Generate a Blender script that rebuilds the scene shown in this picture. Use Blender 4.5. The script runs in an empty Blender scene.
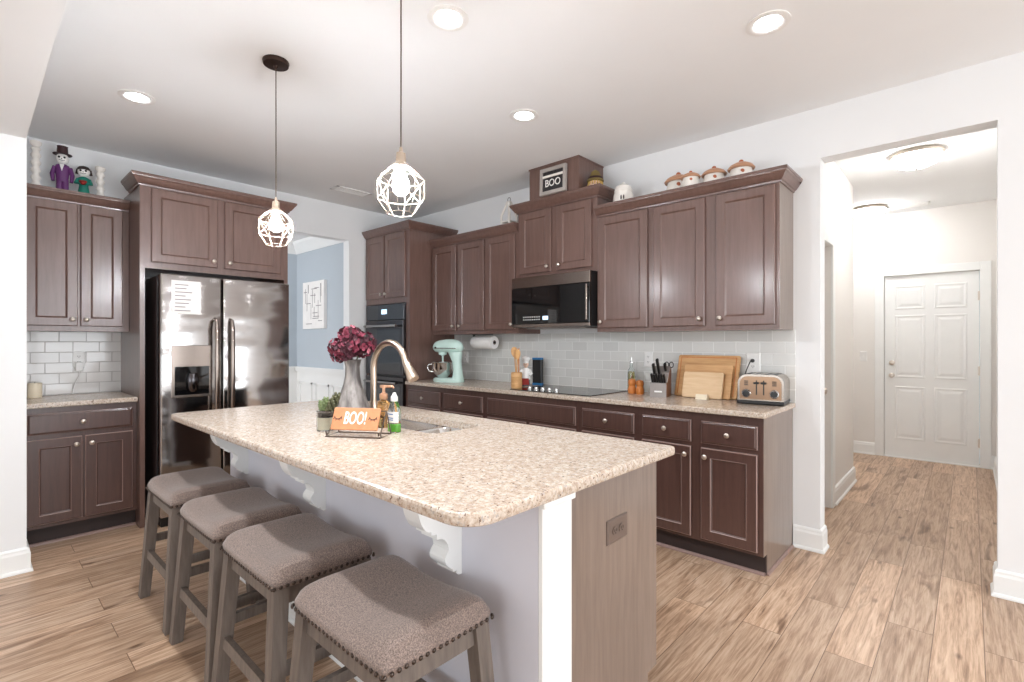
import bpy, bmesh, math, random
from mathutils import Vector, Matrix
random.seed(7)
SC = bpy.context.scene
COL = SC.collection
PI = math.pi

# ------------------------------------------------------------------ camera
cam_data = bpy.data.cameras.new('camera')
cam = bpy.data.objects.new('camera', cam_data)
COL.objects.link(cam)
SC.camera = cam
cam_data.sensor_width = 36.0
cam_data.lens = 500.09 / 1024 * 36.0
cam_data.shift_y = (342.1 - 341.0) / 1024
cam_data.clip_start = 0.02
cam.location = (4.907, 0.0, 1.2985)
cam.rotation_euler = (PI / 2, 0, 0.7421)

# ------------------------------------------------------------------ world, exposure, daylight
world = bpy.data.worlds.new('sky')
SC.world = world
world.use_nodes = True
wn = world.node_tree.nodes
wn['Background'].inputs[0].default_value = (0.86, 0.93, 1.0, 1)
wn['Background'].inputs[1].default_value = 0.6
SC.view_settings.view_transform = 'Standard'
SC.view_settings.look = 'None'
SC.view_settings.gamma = 1.0
SC.view_settings.use_curve_mapping = False
SC.view_settings.exposure = -0.06

def area_light(name, loc, rot, sx, sy, power, color):
    d = bpy.data.lights.new(name, 'AREA')
    d.shape = 'RECTANGLE'
    d.size = sx
    d.size_y = sy
    d.energy = power
    d.color = color
    o = bpy.data.objects.new(name, d)
    o.location = loc
    o.rotation_euler = rot
    COL.objects.link(o)
    return o

DAY = (0.90, 0.955, 1.0)
# daylight standing just outside the glazed openings behind and beside the camera
area_light('daylight_right', (9.68, 0.9, 1.2), (0, PI / 2, 0), 2.2, 4.9, 250, DAY)
area_light('daylight_back', (4.7, -6.68, 1.25), (PI / 2, 0, 0), 6.4, 2.2, 180, DAY)
area_light('dining_fill_light', (-0.9, -0.12, 1.5), (PI / 2, 0, 0), 1.15, 1.5, 46, (0.95, 0.97, 1.0))  # fill light added to brighten the dining room, its source unseen

# ------------------------------------------------------------------ materials
def srgb(r, g, b):
    f = lambda c: (c / 255 / 12.92) if c / 255 <= 0.04045 else ((c / 255 + 0.055) / 1.055) ** 2.4
    return (f(r), f(g), f(b), 1)

class NT:
    def __init__(self, name):
        self.m = bpy.data.materials.new(name)
        self.m.use_nodes = True
        self.t = self.m.node_tree
        self.b = self.t.nodes['Principled BSDF']
    def n(self, typ, **kw):
        nd = self.t.nodes.new(typ)
        for k, v in kw.items():
            if k.startswith('i_'):
                key = k[2:]
                nd.inputs[int(key) if key.isdigit() else key].default_value = v
            else:
                setattr(nd, k, v)
        return nd
    def l(self, a, ao, b, bi):
        self.t.links.new(a.outputs[ao], b.inputs[bi])
    def coord(self, scale=(1, 1, 1), rot=(0, 0, 0), which='Object'):
        c = self.n('ShaderNodeTexCoord')
        mp = self.n('ShaderNodeMapping')
        mp.inputs['Scale'].default_value = scale
        mp.inputs['Rotation'].default_value = rot
        self.l(c, which, mp, 'Vector')
        return mp
    def ramp(self, stops):
        r = self.n('ShaderNodeValToRGB')
        e = r.color_ramp.elements
        e[0].position, e[0].color = stops[0]
        e[1].position, e[1].color = stops[-1]
        for p, c in stops[1:-1]:
            x = e.new(p)
            x.color = c
        return r

def plain(name, rgb, rough=0.5, metal=0.0, var=0.04, scale=9.0, spec=None, coat=0.0, bump=0.0):
    """paint, plastic, metal: a colour with a faint procedural variation"""
    t = NT(name)
    mp = t.coord((scale,) * 3)
    nz = t.n('ShaderNodeTexNoise', i_Scale=1.0, i_Detail=4.0)
    t.l(mp, 'Vector', nz, 'Vector')
    c = srgb(*rgb)
    lo = tuple(max(0, v * (1 - var)) for v in c[:3]) + (1,)
    hi = tuple(min(1, v * (1 + var)) for v in c[:3]) + (1,)
    r = t.ramp([(0.3, lo), (0.7, hi)])
    t.l(nz, 'Fac', r, 'Fac')
    t.l(r, 'Color', t.b, 'Base Color')
    t.b.inputs['Roughness'].default_value = rough
    t.b.inputs['Metallic'].default_value = metal
    if spec is not None:
        t.b.inputs['Specular IOR Level'].default_value = spec
    if coat:
        t.b.inputs['Coat Weight'].default_value = coat
        t.b.inputs['Coat Roughness'].default_value = 0.1
    if bump:
        bp = t.n('ShaderNodeBump', i_Strength=bump, i_Distance=0.002)
        t.l(nz, 'Fac', bp, 'Height')
        t.l(bp, 'Normal', t.b, 'Normal')
    return t.m

def wood(name, dark, light, grain=(14, 14, 1.2), rough=0.4, scale=3.0, coat=0.0):
    t = NT(name)
    mp = t.coord(grain)
    n1 = t.n('ShaderNodeTexNoise', i_Scale=scale, i_Detail=6.0, i_Roughness=0.6, i_Distortion=0.4)
    t.l(mp, 'Vector', n1, 'Vector')
    mp2 = t.coord((1.3, 1.3, 0.6))
    n2 = t.n('ShaderNodeTexNoise', i_Scale=2.0, i_Detail=2.0)
    t.l(mp2, 'Vector', n2, 'Vector')
    mx = t.n('ShaderNodeMath', operation='ADD')
    ml = t.n('ShaderNodeMath', operation='MULTIPLY')
    ml.inputs[1].default_value = 0.6
    t.l(n2, 'Fac', ml, 0)
    t.l(n1, 'Fac', mx, 0)
    t.l(ml, 'Value', mx, 1)
    r = t.ramp([(0.45, srgb(*dark)), (1.1 if False else 1.0, srgb(*light))])
    t.l(mx, 'Value', r, 'Fac')
    t.l(r, 'Color', t.b, 'Base Color')
    t.b.inputs['Roughness'].default_value = rough
    if coat:
        t.b.inputs['Coat Weight'].default_value = coat
        t.b.inputs['Coat Roughness'].default_value = 0.2
    return t.m

def floor_mat():
    t = NT('oak_plank_floor')
    mp = t.coord((1, 1, 1), (0, 0, PI / 2))
    br = t.n('ShaderNodeTexBrick', i_Scale=1.0)
    br.offset = 0.37
    br.inputs['Color1'].default_value = (0, 0, 0, 1)
    br.inputs['Color2'].default_value = (1, 1, 1, 1)
    br.inputs['Mortar'].default_value = (0.5, 0.5, 0.5, 1)
    br.inputs['Mortar Size'].default_value = 0.0016
    br.inputs['Mortar Smooth'].default_value = 0.1
    br.inputs['Brick Width'].default_value = 1.22
    br.inputs['Row Height'].default_value = 0.165
    t.l(mp, 'Vector', br, 'Vector')
    # grain, shifted for every plank
    co = t.n('ShaderNodeTexCoord')
    sh = t.n('ShaderNodeVectorMath', operation='MULTIPLY_ADD')
    sh.inputs[1].default_value = (7.3, 11.1, 5.7)
    t.l(br, 'Color', sh, 0)
    t.l(co, 'Object', sh, 2)
    g = t.n('ShaderNodeMapping')
    g.inputs['Scale'].default_value = (26, 1.9, 1)
    t.l(sh, 'Vector', g, 'Vector')
    n1 = t.n('ShaderNodeTexNoise', i_Scale=1.6, i_Detail=8.0, i_Roughness=0.62, i_Distortion=1.1)
    t.l(g, 'Vector', n1, 'Vector')
    g2 = t.n('ShaderNodeMapping')
    g2.inputs['Scale'].default_value = (8, 1.5, 1)
    t.l(sh, 'Vector', g2, 'Vector')
    n2 = t.n('ShaderNodeTexNoise', i_Scale=1.3, i_Detail=3.0, i_Distortion=0.8)
    t.l(g2, 'Vector', n2, 'Vector')
    r1 = t.ramp([(0.31, srgb(116, 88, 68)), (0.43, srgb(174, 142, 116)), (0.53, srgb(204, 174, 148)), (0.68, srgb(226, 203, 180))])
    gf = t.n('ShaderNodeMapping')
    gf.inputs['Scale'].default_value = (120, 4.5, 1)
    t.l(sh, 'Vector', gf, 'Vector')
    nf = t.n('ShaderNodeTexNoise', i_Scale=1.0, i_Detail=5.0, i_Roughness=0.7, i_Distortion=0.3)
    t.l(gf, 'Vector', nf, 'Vector')
    gm = t.n('ShaderNodeMix', data_type='FLOAT')
    gm.inputs[0].default_value = 0.42
    t.l(n1, 'Fac', gm, 2)
    t.l(nf, 'Fac', gm, 3)
    t.l(gm, 0, r1, 'Fac')
    # plank tone
    mixp = t.n('ShaderNodeMix', data_type='RGBA', blend_type='MULTIPLY')
    mixp.inputs[0].default_value = 1.0
    rp = t.ramp([(0.0, (0.74, 0.70, 0.66, 1)), (0.5, (0.9, 0.89, 0.88, 1)), (1.0, (1.06, 1.03, 1.0, 1))])
    t.l(br, 'Color', rp, 'Fac')
    t.l(r1, 'Color', mixp, 6)
    t.l(rp, 'Color', mixp, 7)
    # weathered dark streaks and knots
    r2 = t.ramp([(0.30, (0.45, 0.38, 0.33, 1)), (0.40, (1, 1, 1, 1)), (1.0, (1, 1, 1, 1))])
    t.l(n2, 'Fac', r2, 'Fac')
    mix2 = t.n('ShaderNodeMix', data_type='RGBA', blend_type='MULTIPLY')
    mix2.inputs[0].default_value = 0.9
    t.l(mixp, 2, mix2, 6)
    t.l(r2, 'Color', mix2, 7)
    g3 = t.n('ShaderNodeMapping')
    g3.inputs['Scale'].default_value = (6.0, 2.6, 1)
    t.l(sh, 'Vector', g3, 'Vector')
    vo = t.n('ShaderNodeTexVoronoi', i_Scale=1.0)
    t.l(g3, 'Vector', vo, 'Vector')
    r3 = t.ramp([(0.03, (0.22, 0.15, 0.11, 1)), (0.10, (1, 1, 1, 1)), (1.0, (1, 1, 1, 1))])
    t.l(vo, 'Distance', r3, 'Fac')
    mix3 = t.n('ShaderNodeMix', data_type='RGBA', blend_type='MULTIPLY')
    mix3.inputs[0].default_value = 0.8
    t.l(mix2, 2, mix3, 6)
    t.l(r3, 'Color', mix3, 7)
    mix4 = t.n('ShaderNodeMix', data_type='RGBA')
    t.l(br, 'Fac', mix4, 0)
    t.l(mix3, 2, mix4, 6)
    mix4.inputs[7].default_value = srgb(120, 92, 70)
    t.l(mix4, 2, t.b, 'Base Color')
    t.b.inputs['Roughness'].default_value = 0.38
    bp = t.n('ShaderNodeBump', i_Strength=0.25, i_Distance=0.002)
    inv = t.n('ShaderNodeMath', operation='SUBTRACT')
    inv.inputs[0].default_value = 1.0
    t.l(br, 'Fac', inv, 1)
    t.l(inv, 'Value', bp, 'Height')
    t.l(bp, 'Normal', t.b, 'Normal')
    return t.m

def granite_mat():
    t = NT('speckled_granite')
    mp = t.coord((1, 1, 1))
    n1 = t.n('ShaderNodeTexNoise', i_Scale=75.0, i_Detail=5.0, i_Roughness=0.72, i_Distortion=0.3)
    t.l(mp, 'Vector', n1, 'Vector')
    r1 = t.ramp([(0.29, srgb(132, 108, 92)), (0.39, srgb(178, 156, 138)), (0.50, srgb(199, 182, 165)), (0.66, srgb(220, 210, 199))])
    t.l(n1, 'Fac', r1, 'Fac')
    v = t.n('ShaderNodeTexVoronoi', i_Scale=95.0)
    t.l(mp, 'Vector', v, 'Vector')
    rv = t.ramp([(0.0, (0, 0, 0, 1)), (0.72, (0, 0, 0, 1)), (0.9, (1, 1, 1, 1))])
    n3 = t.n('ShaderNodeTexNoise', i_Scale=120.0, i_Detail=3.0)
    t.l(mp, 'Vector', n3, 'Vector')
    r3 = t.ramp([(0.63, (0, 0, 0, 1)), (0.68, (1, 1, 1, 1))])
    t.l(n3, 'Fac', r3, 'Fac')
    mix = t.n('ShaderNodeMix', data_type='RGBA')
    t.l(r3, 'Color', mix, 0)
    t.l(r1, 'Color', mix, 6)
    mix.inputs[7].default_value = srgb(104, 80, 68)
    n4 = t.n('ShaderNodeTexNoise', i_Scale=100.0, i_Detail=2.0)
    mp4 = t.coord((1, 1, 1), (0.3, 0.2, 0.9))
    t.l(mp4, 'Vector', n4, 'Vector')
    r4 = t.ramp([(0.59, (0, 0, 0, 1)), (0.70, (1, 1, 1, 1))])
    t.l(n4, 'Fac', r4, 'Fac')
    mix2 = t.n('ShaderNodeMix', data_type='RGBA')
    t.l(r4, 'Color', mix2, 0)
    t.l(mix, 2, mix2, 6)
    mix2.inputs[7].default_value = srgb(178, 170, 163)
    t.l(mix2, 2, t.b, 'Base Color')
    t.b.inputs['Roughness'].default_value = 0.22
    return t.m

def tile_mat(name, axis, tile, grout, w, h, rough):
    t = NT(name)
    c = t.n('ShaderNodeTexCoord')
    s = t.n('ShaderNodeSeparateXYZ')
    t.l(c, 'Object', s, 'Vector')
    k = t.n('ShaderNodeCombineXYZ')
    t.l(s, axis, k, 'X')
    t.l(s, 'Z', k, 'Y')
    br = t.n('ShaderNodeTexBrick', i_Scale=1.0)
    a = srgb(*tile)
    br.inputs['Color1'].default_value = tuple(v * 0.93 for v in a[:3]) + (1,)
    br.inputs['Color2'].default_value = tuple(min(1, v * 1.05) for v in a[:3]) + (1,)
    br.inputs['Mortar'].default_value = srgb(*grout)
    br.inputs['Mortar Size'].default_value = 0.0028
    br.inputs['Mortar Smooth'].default_value = 0.2
    br.inputs['Brick Width'].default_value = w
    br.inputs['Row Height'].default_value = h
    t.l(k, 'Vector', br, 'Vector')
    t.l(br, 'Color', t.b, 'Base Color')
    rr = t.ramp([(0.0, (rough,) * 3 + (1,)), (1.0, (0.7, 0.7, 0.7, 1))])
    t.l(br, 'Fac', rr, 'Fac')
    t.l(rr, 'Color', t.b, 'Roughness')
    inv = t.n('ShaderNodeMath', operation='SUBTRACT')
    inv.inputs[0].default_value = 1.0
    t.l(br, 'Fac', inv, 1)
    bp = t.n('ShaderNodeBump', i_Strength=0.5, i_Distance=0.002)
    t.l(inv, 'Value', bp, 'Height')
    t.l(bp, 'Normal', t.b, 'Normal')
    return t.m

def glass(name, rgb=(245, 250, 250), rough=0.02, ior=1.45):
    t = NT(name)
    t.b.inputs['Base Color'].default_value = srgb(*rgb)
    t.b.inputs['Transmission Weight'].default_value = 1.0
    t.b.inputs['Roughness'].default_value = rough
    t.b.inputs['IOR'].default_value = ior
    return t.m

def glow(name, rgb, strength):
    t = NT(name)
    t.b.inputs['Base Color'].default_value = srgb(*rgb)
    t.b.inputs['Emission Color'].default_value = srgb(*rgb)
    t.b.inputs['Emission Strength'].default_value = strength
    return t.m

def fabric_mat():
    t = NT('woven_fabric')
    mp = t.coord((1, 1, 1))
    n = t.n('ShaderNodeTexNoise', i_Scale=330.0, i_Detail=3.0)
    t.l(mp, 'Vector', n, 'Vector')
    r = t.ramp([(0.34, srgb(92, 79, 73)), (0.66, srgb(156, 136, 126))])
    t.l(n, 'Fac', r, 'Fac')
    t.l(r, 'Color', t.b, 'Base Color')
    t.b.inputs['Roughness'].default_value = 0.75
    t.b.inputs['Sheen Weight'].default_value = 0.25
    bp = t.n('ShaderNodeBump', i_Strength=0.4, i_Distance=0.001)
    t.l(n, 'Fac', bp, 'Height')
    t.l(bp, 'Normal', t.b, 'Normal')
    return t.m

def steel_mat(name, rgb, rough, wave=0.0):
    t = NT(name)
    mp = t.coord((2.0, 2.0, 60.0))
    n = t.n('ShaderNodeTexNoise', i_Scale=2.0, i_Detail=3.0)
    t.l(mp, 'Vector', n, 'Vector')
    c = srgb(*rgb)
    r = t.ramp([(0.3, tuple(v * 0.94 for v in c[:3]) + (1,)), (0.7, c)])
    t.l(n, 'Fac', r, 'Fac')
    t.l(r, 'Color', t.b, 'Base Color')
    t.b.inputs['Metallic'].default_value = 1.0
    t.b.inputs['Roughness'].default_value = rough
    if wave:
        mp2 = t.coord((1.0, 0.9, 2.6))
        n2 = t.n('ShaderNodeTexNoise', i_Scale=2.2, i_Detail=1.0)
        t.l(mp2, 'Vector', n2, 'Vector')
        bp = t.n('ShaderNodeBump', i_Strength=wave, i_Distance=0.05)
        t.l(n2, 'Fac', bp, 'Height')
        t.l(bp, 'Normal', t.b, 'Normal')
    return t.m

M = {}
M['wall'] = plain('warm_white_wall_paint', (236, 236, 236), 0.85, var=0.012, scale=2)
M['ceiling'] = plain('white_ceiling_paint', (242, 242, 242), 0.9, var=0.012, scale=2)
M['trim'] = plain('white_trim_paint', (240, 240, 238), 0.4, var=0.01)
M['blue'] = plain('pale_blue_wall_paint', (186, 194, 201), 0.8, var=0.02, scale=2)
M['hall'] = plain('cream_hall_paint', (236, 232, 227), 0.85, var=0.012, scale=2)
M['floor'] = floor_mat()
M['granite'] = granite_mat()
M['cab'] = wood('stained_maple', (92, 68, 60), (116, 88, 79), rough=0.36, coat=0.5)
M['cab_base'] = wood('stained_maple_base_shaded', (68, 46, 41), (90, 64, 57), rough=0.36, coat=0.4)  # same stain as the wall cabinets, with the lower run's shade coloured in
M['cab_in'] = plain('dark_toe_board', (50, 38, 36), 0.6)
M['bead'] = plain('bead_highlight_and_shoe', (148, 122, 114), 0.35)  # pale colour paints the bevel highlights on base fronts; shoe mouldings share it
M['tile_right'] = tile_mat('grey_subway_tile', 'X', (220, 219, 215), (236, 235, 232), 0.152, 0.0765, 0.16)
M['tile_left'] = tile_mat('glossy_subway_tile', 'Y', (222, 218, 214), (190, 184, 180), 0.152, 0.0765, 0.07)
M['steel'] = steel_mat('stainless_steel', (206, 204, 202), 0.22)
M['steel_dark'] = steel_mat('black_stainless_steel', (176, 172, 170), 0.13, wave=0.26)
M['oven_steel'] = steel_mat('dark_oven_steel', (84, 82, 84), 0.2)
M['steel_warm'] = steel_mat('smoked_stainless_steel', (150, 138, 130), 0.22)
M['nickel'] = plain('brushed_nickel', (214, 204, 194), 0.28, metal=1.0)
M['champagne'] = plain('satin_champagne_nickel', (214, 196, 178), 0.3, metal=1.0)
M['chrome'] = plain('chrome', (225, 225, 225), 0.12, metal=1.0)
M['bronze'] = plain('oil_rubbed_bronze', (58, 42, 36), 0.4, metal=0.7)
M['cage'] = plain('pale_gold_wire', (176, 158, 140), 0.4)
M['black'] = plain('black_plastic', (24, 23, 24), 0.35)
M['black_gloss'] = plain('black_glass', (14, 14, 15), 0.04, spec=0.6)
M['oven_glass'] = plain('dark_oven_glass', (44, 48, 54), 0.05, spec=0.8)
M['fridge_side'] = plain('fridge_side_paint', (46, 34, 32), 0.4)
M['white'] = plain('white_plastic', (238, 236, 233), 0.4)
M['ceramic'] = plain('white_glazed_ceramic', (240, 238, 234), 0.15)
M['island_paint'] = plain('pale_grey_island_paint', (212, 211, 219), 0.55, var=0.01)
M['end_panel_painted_sheen'] = wood('end_panel_daylight_sheen', (112, 97, 88), (138, 121, 110), rough=0.28, coat=0.3)  # brown wood with the grey daylight sheen put into its colour
M['end_plate'] = plain('brown_metal_plate', (108, 92, 83), 0.35)
M['stool_wood'] = wood('weathered_grey_wood', (84, 75, 69), (122, 110, 101), grain=(20, 20, 2), rough=0.6)
M['fabric'] = fabric_mat()
M['nail'] = plain('dark_nailheads', (78, 68, 62), 0.3, metal=0.9)
M['paper'] = plain('white_paper', (242, 238, 234), 0.9)
M['ink'] = plain('grey_ink', (150, 140, 138), 0.9)
M['mint'] = plain('mint_enamel', (204, 230, 221), 0.22)
M['spoon'] = wood('pale_spoon_wood', (190, 130, 72), (226, 178, 118), rough=0.5)
M['board'] = wood('bamboo_board', (192, 138, 84), (222, 176, 122), grain=(2, 14, 14), rough=0.5)
M['board_pale'] = wood('pale_maple_board', (216, 178, 134), (236, 206, 166), grain=(2, 14, 14), rough=0.5)
M['orange_wood'] = wood('orange_turned_wood', (176, 92, 30), (216, 136, 66), rough=0.35)
M['block_side'] = wood('walnut_block', (92, 60, 42), (130, 88, 64), rough=0.45)
M['grey_block'] = plain('grey_block_face', (150, 142, 138), 0.35, metal=0.4)
M['toaster_steel'] = steel_mat('toaster_steel', (168, 158, 148), 0.24)
M['copper'] = plain('warm_brushed_metal', (150, 122, 100), 0.28, metal=1.0)
M['red'] = plain('red_cloth', (150, 36, 30), 0.7)
M['skin'] = plain('painted_skin', (232, 196, 172), 0.5)
M['denim'] = plain('grey_trousers', (96, 98, 106), 0.7)
M['bookblue'] = plain('blue_cover', (40, 118, 176), 0.4)
M['purple'] = plain('purple_suit', (98, 44, 104), 0.5)
M['green'] = plain('green_dress', (22, 120, 104), 0.5)
M['hatblack'] = plain('burgundy_black_hat', (52, 22, 26), 0.6)
M['hair'] = plain('dark_hair', (50, 36, 34), 0.7)
M['ivory'] = plain('ivory_ceramic', (240, 234, 226), 0.25)
M['terracotta'] = plain('terracotta_glaze', (196, 146, 112), 0.4)
M['rust'] = plain('rust_glaze', (176, 96, 60), 0.4)
M['straw'] = plain('straw', (206, 170, 96), 0.9)
M['olive'] = plain('olive_felt', (120, 102, 58), 0.9)
M['frame_grey'] = plain('weathered_frame', (168, 160, 154), 0.6)
M['chalk'] = plain('charcoal_card', (42, 38, 40), 0.6)
M['sign_orange'] = plain('orange_sign_paint', (206, 140, 98), 0.6, var=0.08, scale=40)
M['wire'] = plain('brown_wire', (96, 82, 72), 0.4, metal=0.6)
M['zinc'] = None
M['petal_dark'] = plain('burgundy_petal', (64, 18, 32), 0.7, var=0.3, scale=60)
M['petal_mid'] = plain('wine_petal', (112, 34, 54), 0.7, var=0.3, scale=60)
M['petal_light'] = plain('dusty_pink_petal', (190, 112, 126), 0.7, var=0.2, scale=60)
M['stem'] = plain('green_stem', (92, 96, 66), 0.7)
M['soil'] = plain('dark_soil', (54, 42, 36), 0.95, bump=0.5, scale=90)
M['leaf'] = plain('succulent_green', (108, 122, 80), 0.55, var=0.3, scale=60)
M['leaf_dark'] = plain('succulent_olive', (84, 84, 56), 0.55, var=0.3, scale=60)
M['wax'] = plain('cream_wax', (240, 226, 200), 0.5)
M['glass'] = glass('clear_glass')
M['amber'] = glass('amber_soap', (230, 184, 120), 0.05)
M['dishgreen'] = plain('green_dish_soap', (120, 206, 70), 0.2)
M['rose'] = plain('rose_gold_pump', (206, 160, 130), 0.3, metal=0.6)
M['oil'] = glass('herb_oil', (214, 200, 130), 0.03)
M['bulb'] = glow('warm_bulb', (242, 248, 255), 530.0)
M['can_light'] = glow('downlight_lens', (246, 250, 255), 34.0)
M['dome_light'] = glow('frosted_dome', (248, 249, 250), 52.0)
M['led'] = glow('display_digits', (200, 230, 255), 1.2)

def zinc():
    t = NT('galvanised_zinc')
    mp = t.coord((22, 22, 3.5))
    n = t.n('ShaderNodeTexNoise', i_Scale=1.5, i_Detail=4.0)
    t.l(mp, 'Vector', n, 'Vector')
    r = t.ramp([(0.35, srgb(92, 88, 87)), (0.5, srgb(136, 130, 127)), (0.65, srgb(170, 164, 159))])
    t.l(n, 'Fac', r, 'Fac')
    t.l(r, 'Color', t.b, 'Base Color')
    t.b.inputs['Metallic'].default_value = 0.35
    t.b.inputs['Roughness'].default_value = 0.45
    return t.m
M['zinc'] = zinc()

# ------------------------------------------------------------------ mesh helpers
class B:
    """collects simple solids into one mesh"""
    def __init__(self):
        self.bm = bmesh.new()
    def box(self, x0, x1, y0, y1, z0, z1, bev=0.0, seg=1):
        vs = [self.bm.verts.new((x, y, z)) for x in (x0, x1) for y in (y0, y1) for z in (z0, z1)]
        q = [(0, 1, 3, 2), (4, 6, 7, 5), (0, 4, 5, 1), (2, 3, 7, 6), (0, 2, 6, 4), (1, 5, 7, 3)]
        fs = [self.bm.faces.new([vs[i] for i in f]) for f in q]
        if bev:
            es = list({e for f in fs for e in f.edges})
            bmesh.ops.bevel(self.bm, geom=es, offset=bev, segments=seg, profile=0.5, affect='EDGES')
        return self
    def rings(self, rings, cap0=True, cap1=True, closed=True):
        """bridge rings of equal length"""
        vr = [[self.bm.verts.new(p) for p in r] for r in rings]
        n = len(vr[0])
        for a, b in zip(vr, vr[1:]):
            for i in range(n if closed else n - 1):
                j = (i + 1) % n
                self.bm.faces.new((a[i], a[j], b[j], b[i]))
        if cap0:
            self.bm.faces.new(list(reversed(vr[0])))
        if cap1:
            self.bm.faces.new(vr[-1])
        return self
    def cyl(self, p0, p1, r0, r1=None, n=16):
        r1 = r0 if r1 is None else r1
        return self.tube([p0, p1], [r0, r1], n)
    def tube(self, pts, r, n=8, closed=False):
        pts = [Vector(p) for p in pts]
        rs = r if isinstance(r, (list, tuple)) else [r] * len(pts)
        rings = []
        up = Vector((0, 0, 1))
        m = len(pts)
        prev = None
        for i, p in enumerate(pts):
            if closed:
                d = (pts[(i + 1) % m] - pts[i - 1])
            else:
                d = pts[min(i + 1, m - 1)] - pts[max(i - 1, 0)]
            d = d.normalized()
            if prev is None:
                u = d.cross(up)
                if u.length < 1e-3:
                    u = d.cross(Vector((1, 0, 0)))
            else:
                u = prev - d * prev.dot(d)
                if u.length < 1e-4:
                    u = d.cross(up)
            u.normalize()
            prev = u
            v = d.cross(u)
            rings.append([p + (u * math.cos(2 * PI * k / n) + v * math.sin(2 * PI * k / n)) * rs[i] for k in range(n)])
        if closed:
            rings.append(rings[0])
            self.rings(rings, False, False)
            bmesh.ops.remove_doubles(self.bm, verts=self.bm.verts, dist=1e-6)
        else:
            self.rings(rings)
        return self
    def lathe(self, prof, c=(0, 0, 0), n=24, rot=None, caps=True):
        """profile of (radius, z)"""
        rings = []
        for r, z in prof:
            ring = []
            for k in range(n):
                a = 2 * PI * k / n
                p = Vector((max(r, 1e-4) * math.cos(a), max(r, 1e-4) * math.sin(a), z))
                if rot is not None:
                    p = rot @ p
                ring.append(p + Vector(c))
            rings.append(ring)
        return self.rings(rings, caps, caps)
    def ball(self, c, r, s=(1, 1, 1), seg=16, rings=10, rot=None):
        m = Matrix.Translation(c)
        if rot is not None:
            m = m @ rot.to_4x4()
        m = m @ Matrix.Diagonal((s[0], s[1], s[2], 1))
        bmesh.ops.create_uvsphere(self.bm, u_segments=seg, v_segments=rings, radius=r, matrix=m)
        return self
    def prism(self, poly, a0, a1, axis='x', bev=0.0):
        """2-D polygon swept along an axis; poly is (y,z) for x, (x,z) for y, (x,y) for z"""
        def P(u, v, w):
            return {'x': (w, u, v), 'y': (u, w, v), 'z': (u, v, w)}[axis]
        self.rings([[P(u, v, a0) for u, v in poly], [P(u, v, a1) for u, v in poly]])
        return self
    def xform(self, mat):
        self.bm.transform(mat)
        return self

def finish(bm):
    bmesh.ops.recalc_face_normals(bm, faces=bm.faces)

def obj(name, b, mat, parent=None, smooth=False, loc=None, rot=None):
    bm = b.bm if isinstance(b, B) else b
    finish(bm)
    me = bpy.data.meshes.new(name)
    if smooth:
        for f in bm.faces:
            f.smooth = True
        for e in bm.edges:
            if len(e.link_faces) == 2 and e.calc_face_angle(0) > math.radians(38):
                e.smooth = False
    bm.to_mesh(me)
    bm.free()
    for mm in (mat if isinstance(mat, (list, tuple)) else [mat]):
        me.materials.append(mm)
    o = bpy.data.objects.new(name, me)
    COL.objects.link(o)
    if parent is not None:
        o.parent = parent
    if loc is not None:
        o.location = loc
    if rot is not None:
        o.rotation_euler = rot
    return o

def tag(o, label, cat, group=None):
    o['label'] = label
    o['category'] = cat
    if group:
        o['group'] = group
    return o

def thing(name, label, cat, loc=(0, 0, 0), rz=0.0, group=None):
    o = bpy.data.objects.new(name, None)
    o.empty_display_size = 0.05
    COL.objects.link(o)
    o.location = loc
    o.rotation_euler = (0, 0, rz)
    return tag(o, label, cat, group)

def struct(name, b, mat, label=None, smooth=False):
    o = obj(name, b, mat, smooth=smooth)
    o['kind'] = 'structure'
    if label:
        o['label'] = label
    return o

KIDS = lambda o: [c for c in bpy.data.objects if c.parent == o]
def dup(root, loc, label, rz=None, group=None):
    def rec(o, par):
        c = o.copy()
        COL.objects.link(c)
        if par is not None:
            c.parent = par
        for k in KIDS(o):
            rec(k, c)
        return c
    r = rec(root, None)
    r.location = loc
    if rz is not None:
        r.rotation_euler = (0, 0, rz)
    r['label'] = label
    if group:
        r['group'] = group
    return r

def text_bm(body, size, depth, bold=0.0):
    cu = bpy.data.curves.new('lettering', 'FONT')
    cu.body = body
    cu.size = size
    cu.extrude = depth
    cu.offset = bold
    cu.align_x = 'CENTER'
    cu.align_y = 'CENTER'
    o = bpy.data.objects.new('lettering', cu)
    COL.objects.link(o)
    dg = bpy.context.evaluated_depsgraph_get()
    me = bpy.data.meshes.new_from_object(o.evaluated_get(dg))
    bm = bmesh.new()
    bm.from_mesh(me)
    bpy.data.objects.remove(o)
    bpy.data.curves.remove(cu)
    bpy.data.meshes.remove(me)
    return bm

def rrect(x0, x1, y0, y1, rs, n=6):
    """rounded rectangle outline, counter-clockwise; rs: radii for (x0y0, x1y0, x1y1, x0y1)"""
    out = []
    for (cx, cy, sx, sy, a0, r) in ((x0, y0, 1, 1, PI, rs[0]), (x1, y0, -1, 1, 1.5 * PI, rs[1]), (x1, y1, -1, -1, 0, rs[2]), (x0, y1, 1, -1, 0.5 * PI, rs[3])):
        r = max(r, 0.0005)
        for k in range(n + 1):
            a = a0 + (PI / 2) * k / n
            out.append((cx + sx * r + r * math.cos(a), cy + sy * r + r * math.sin(a)))
    return out

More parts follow.
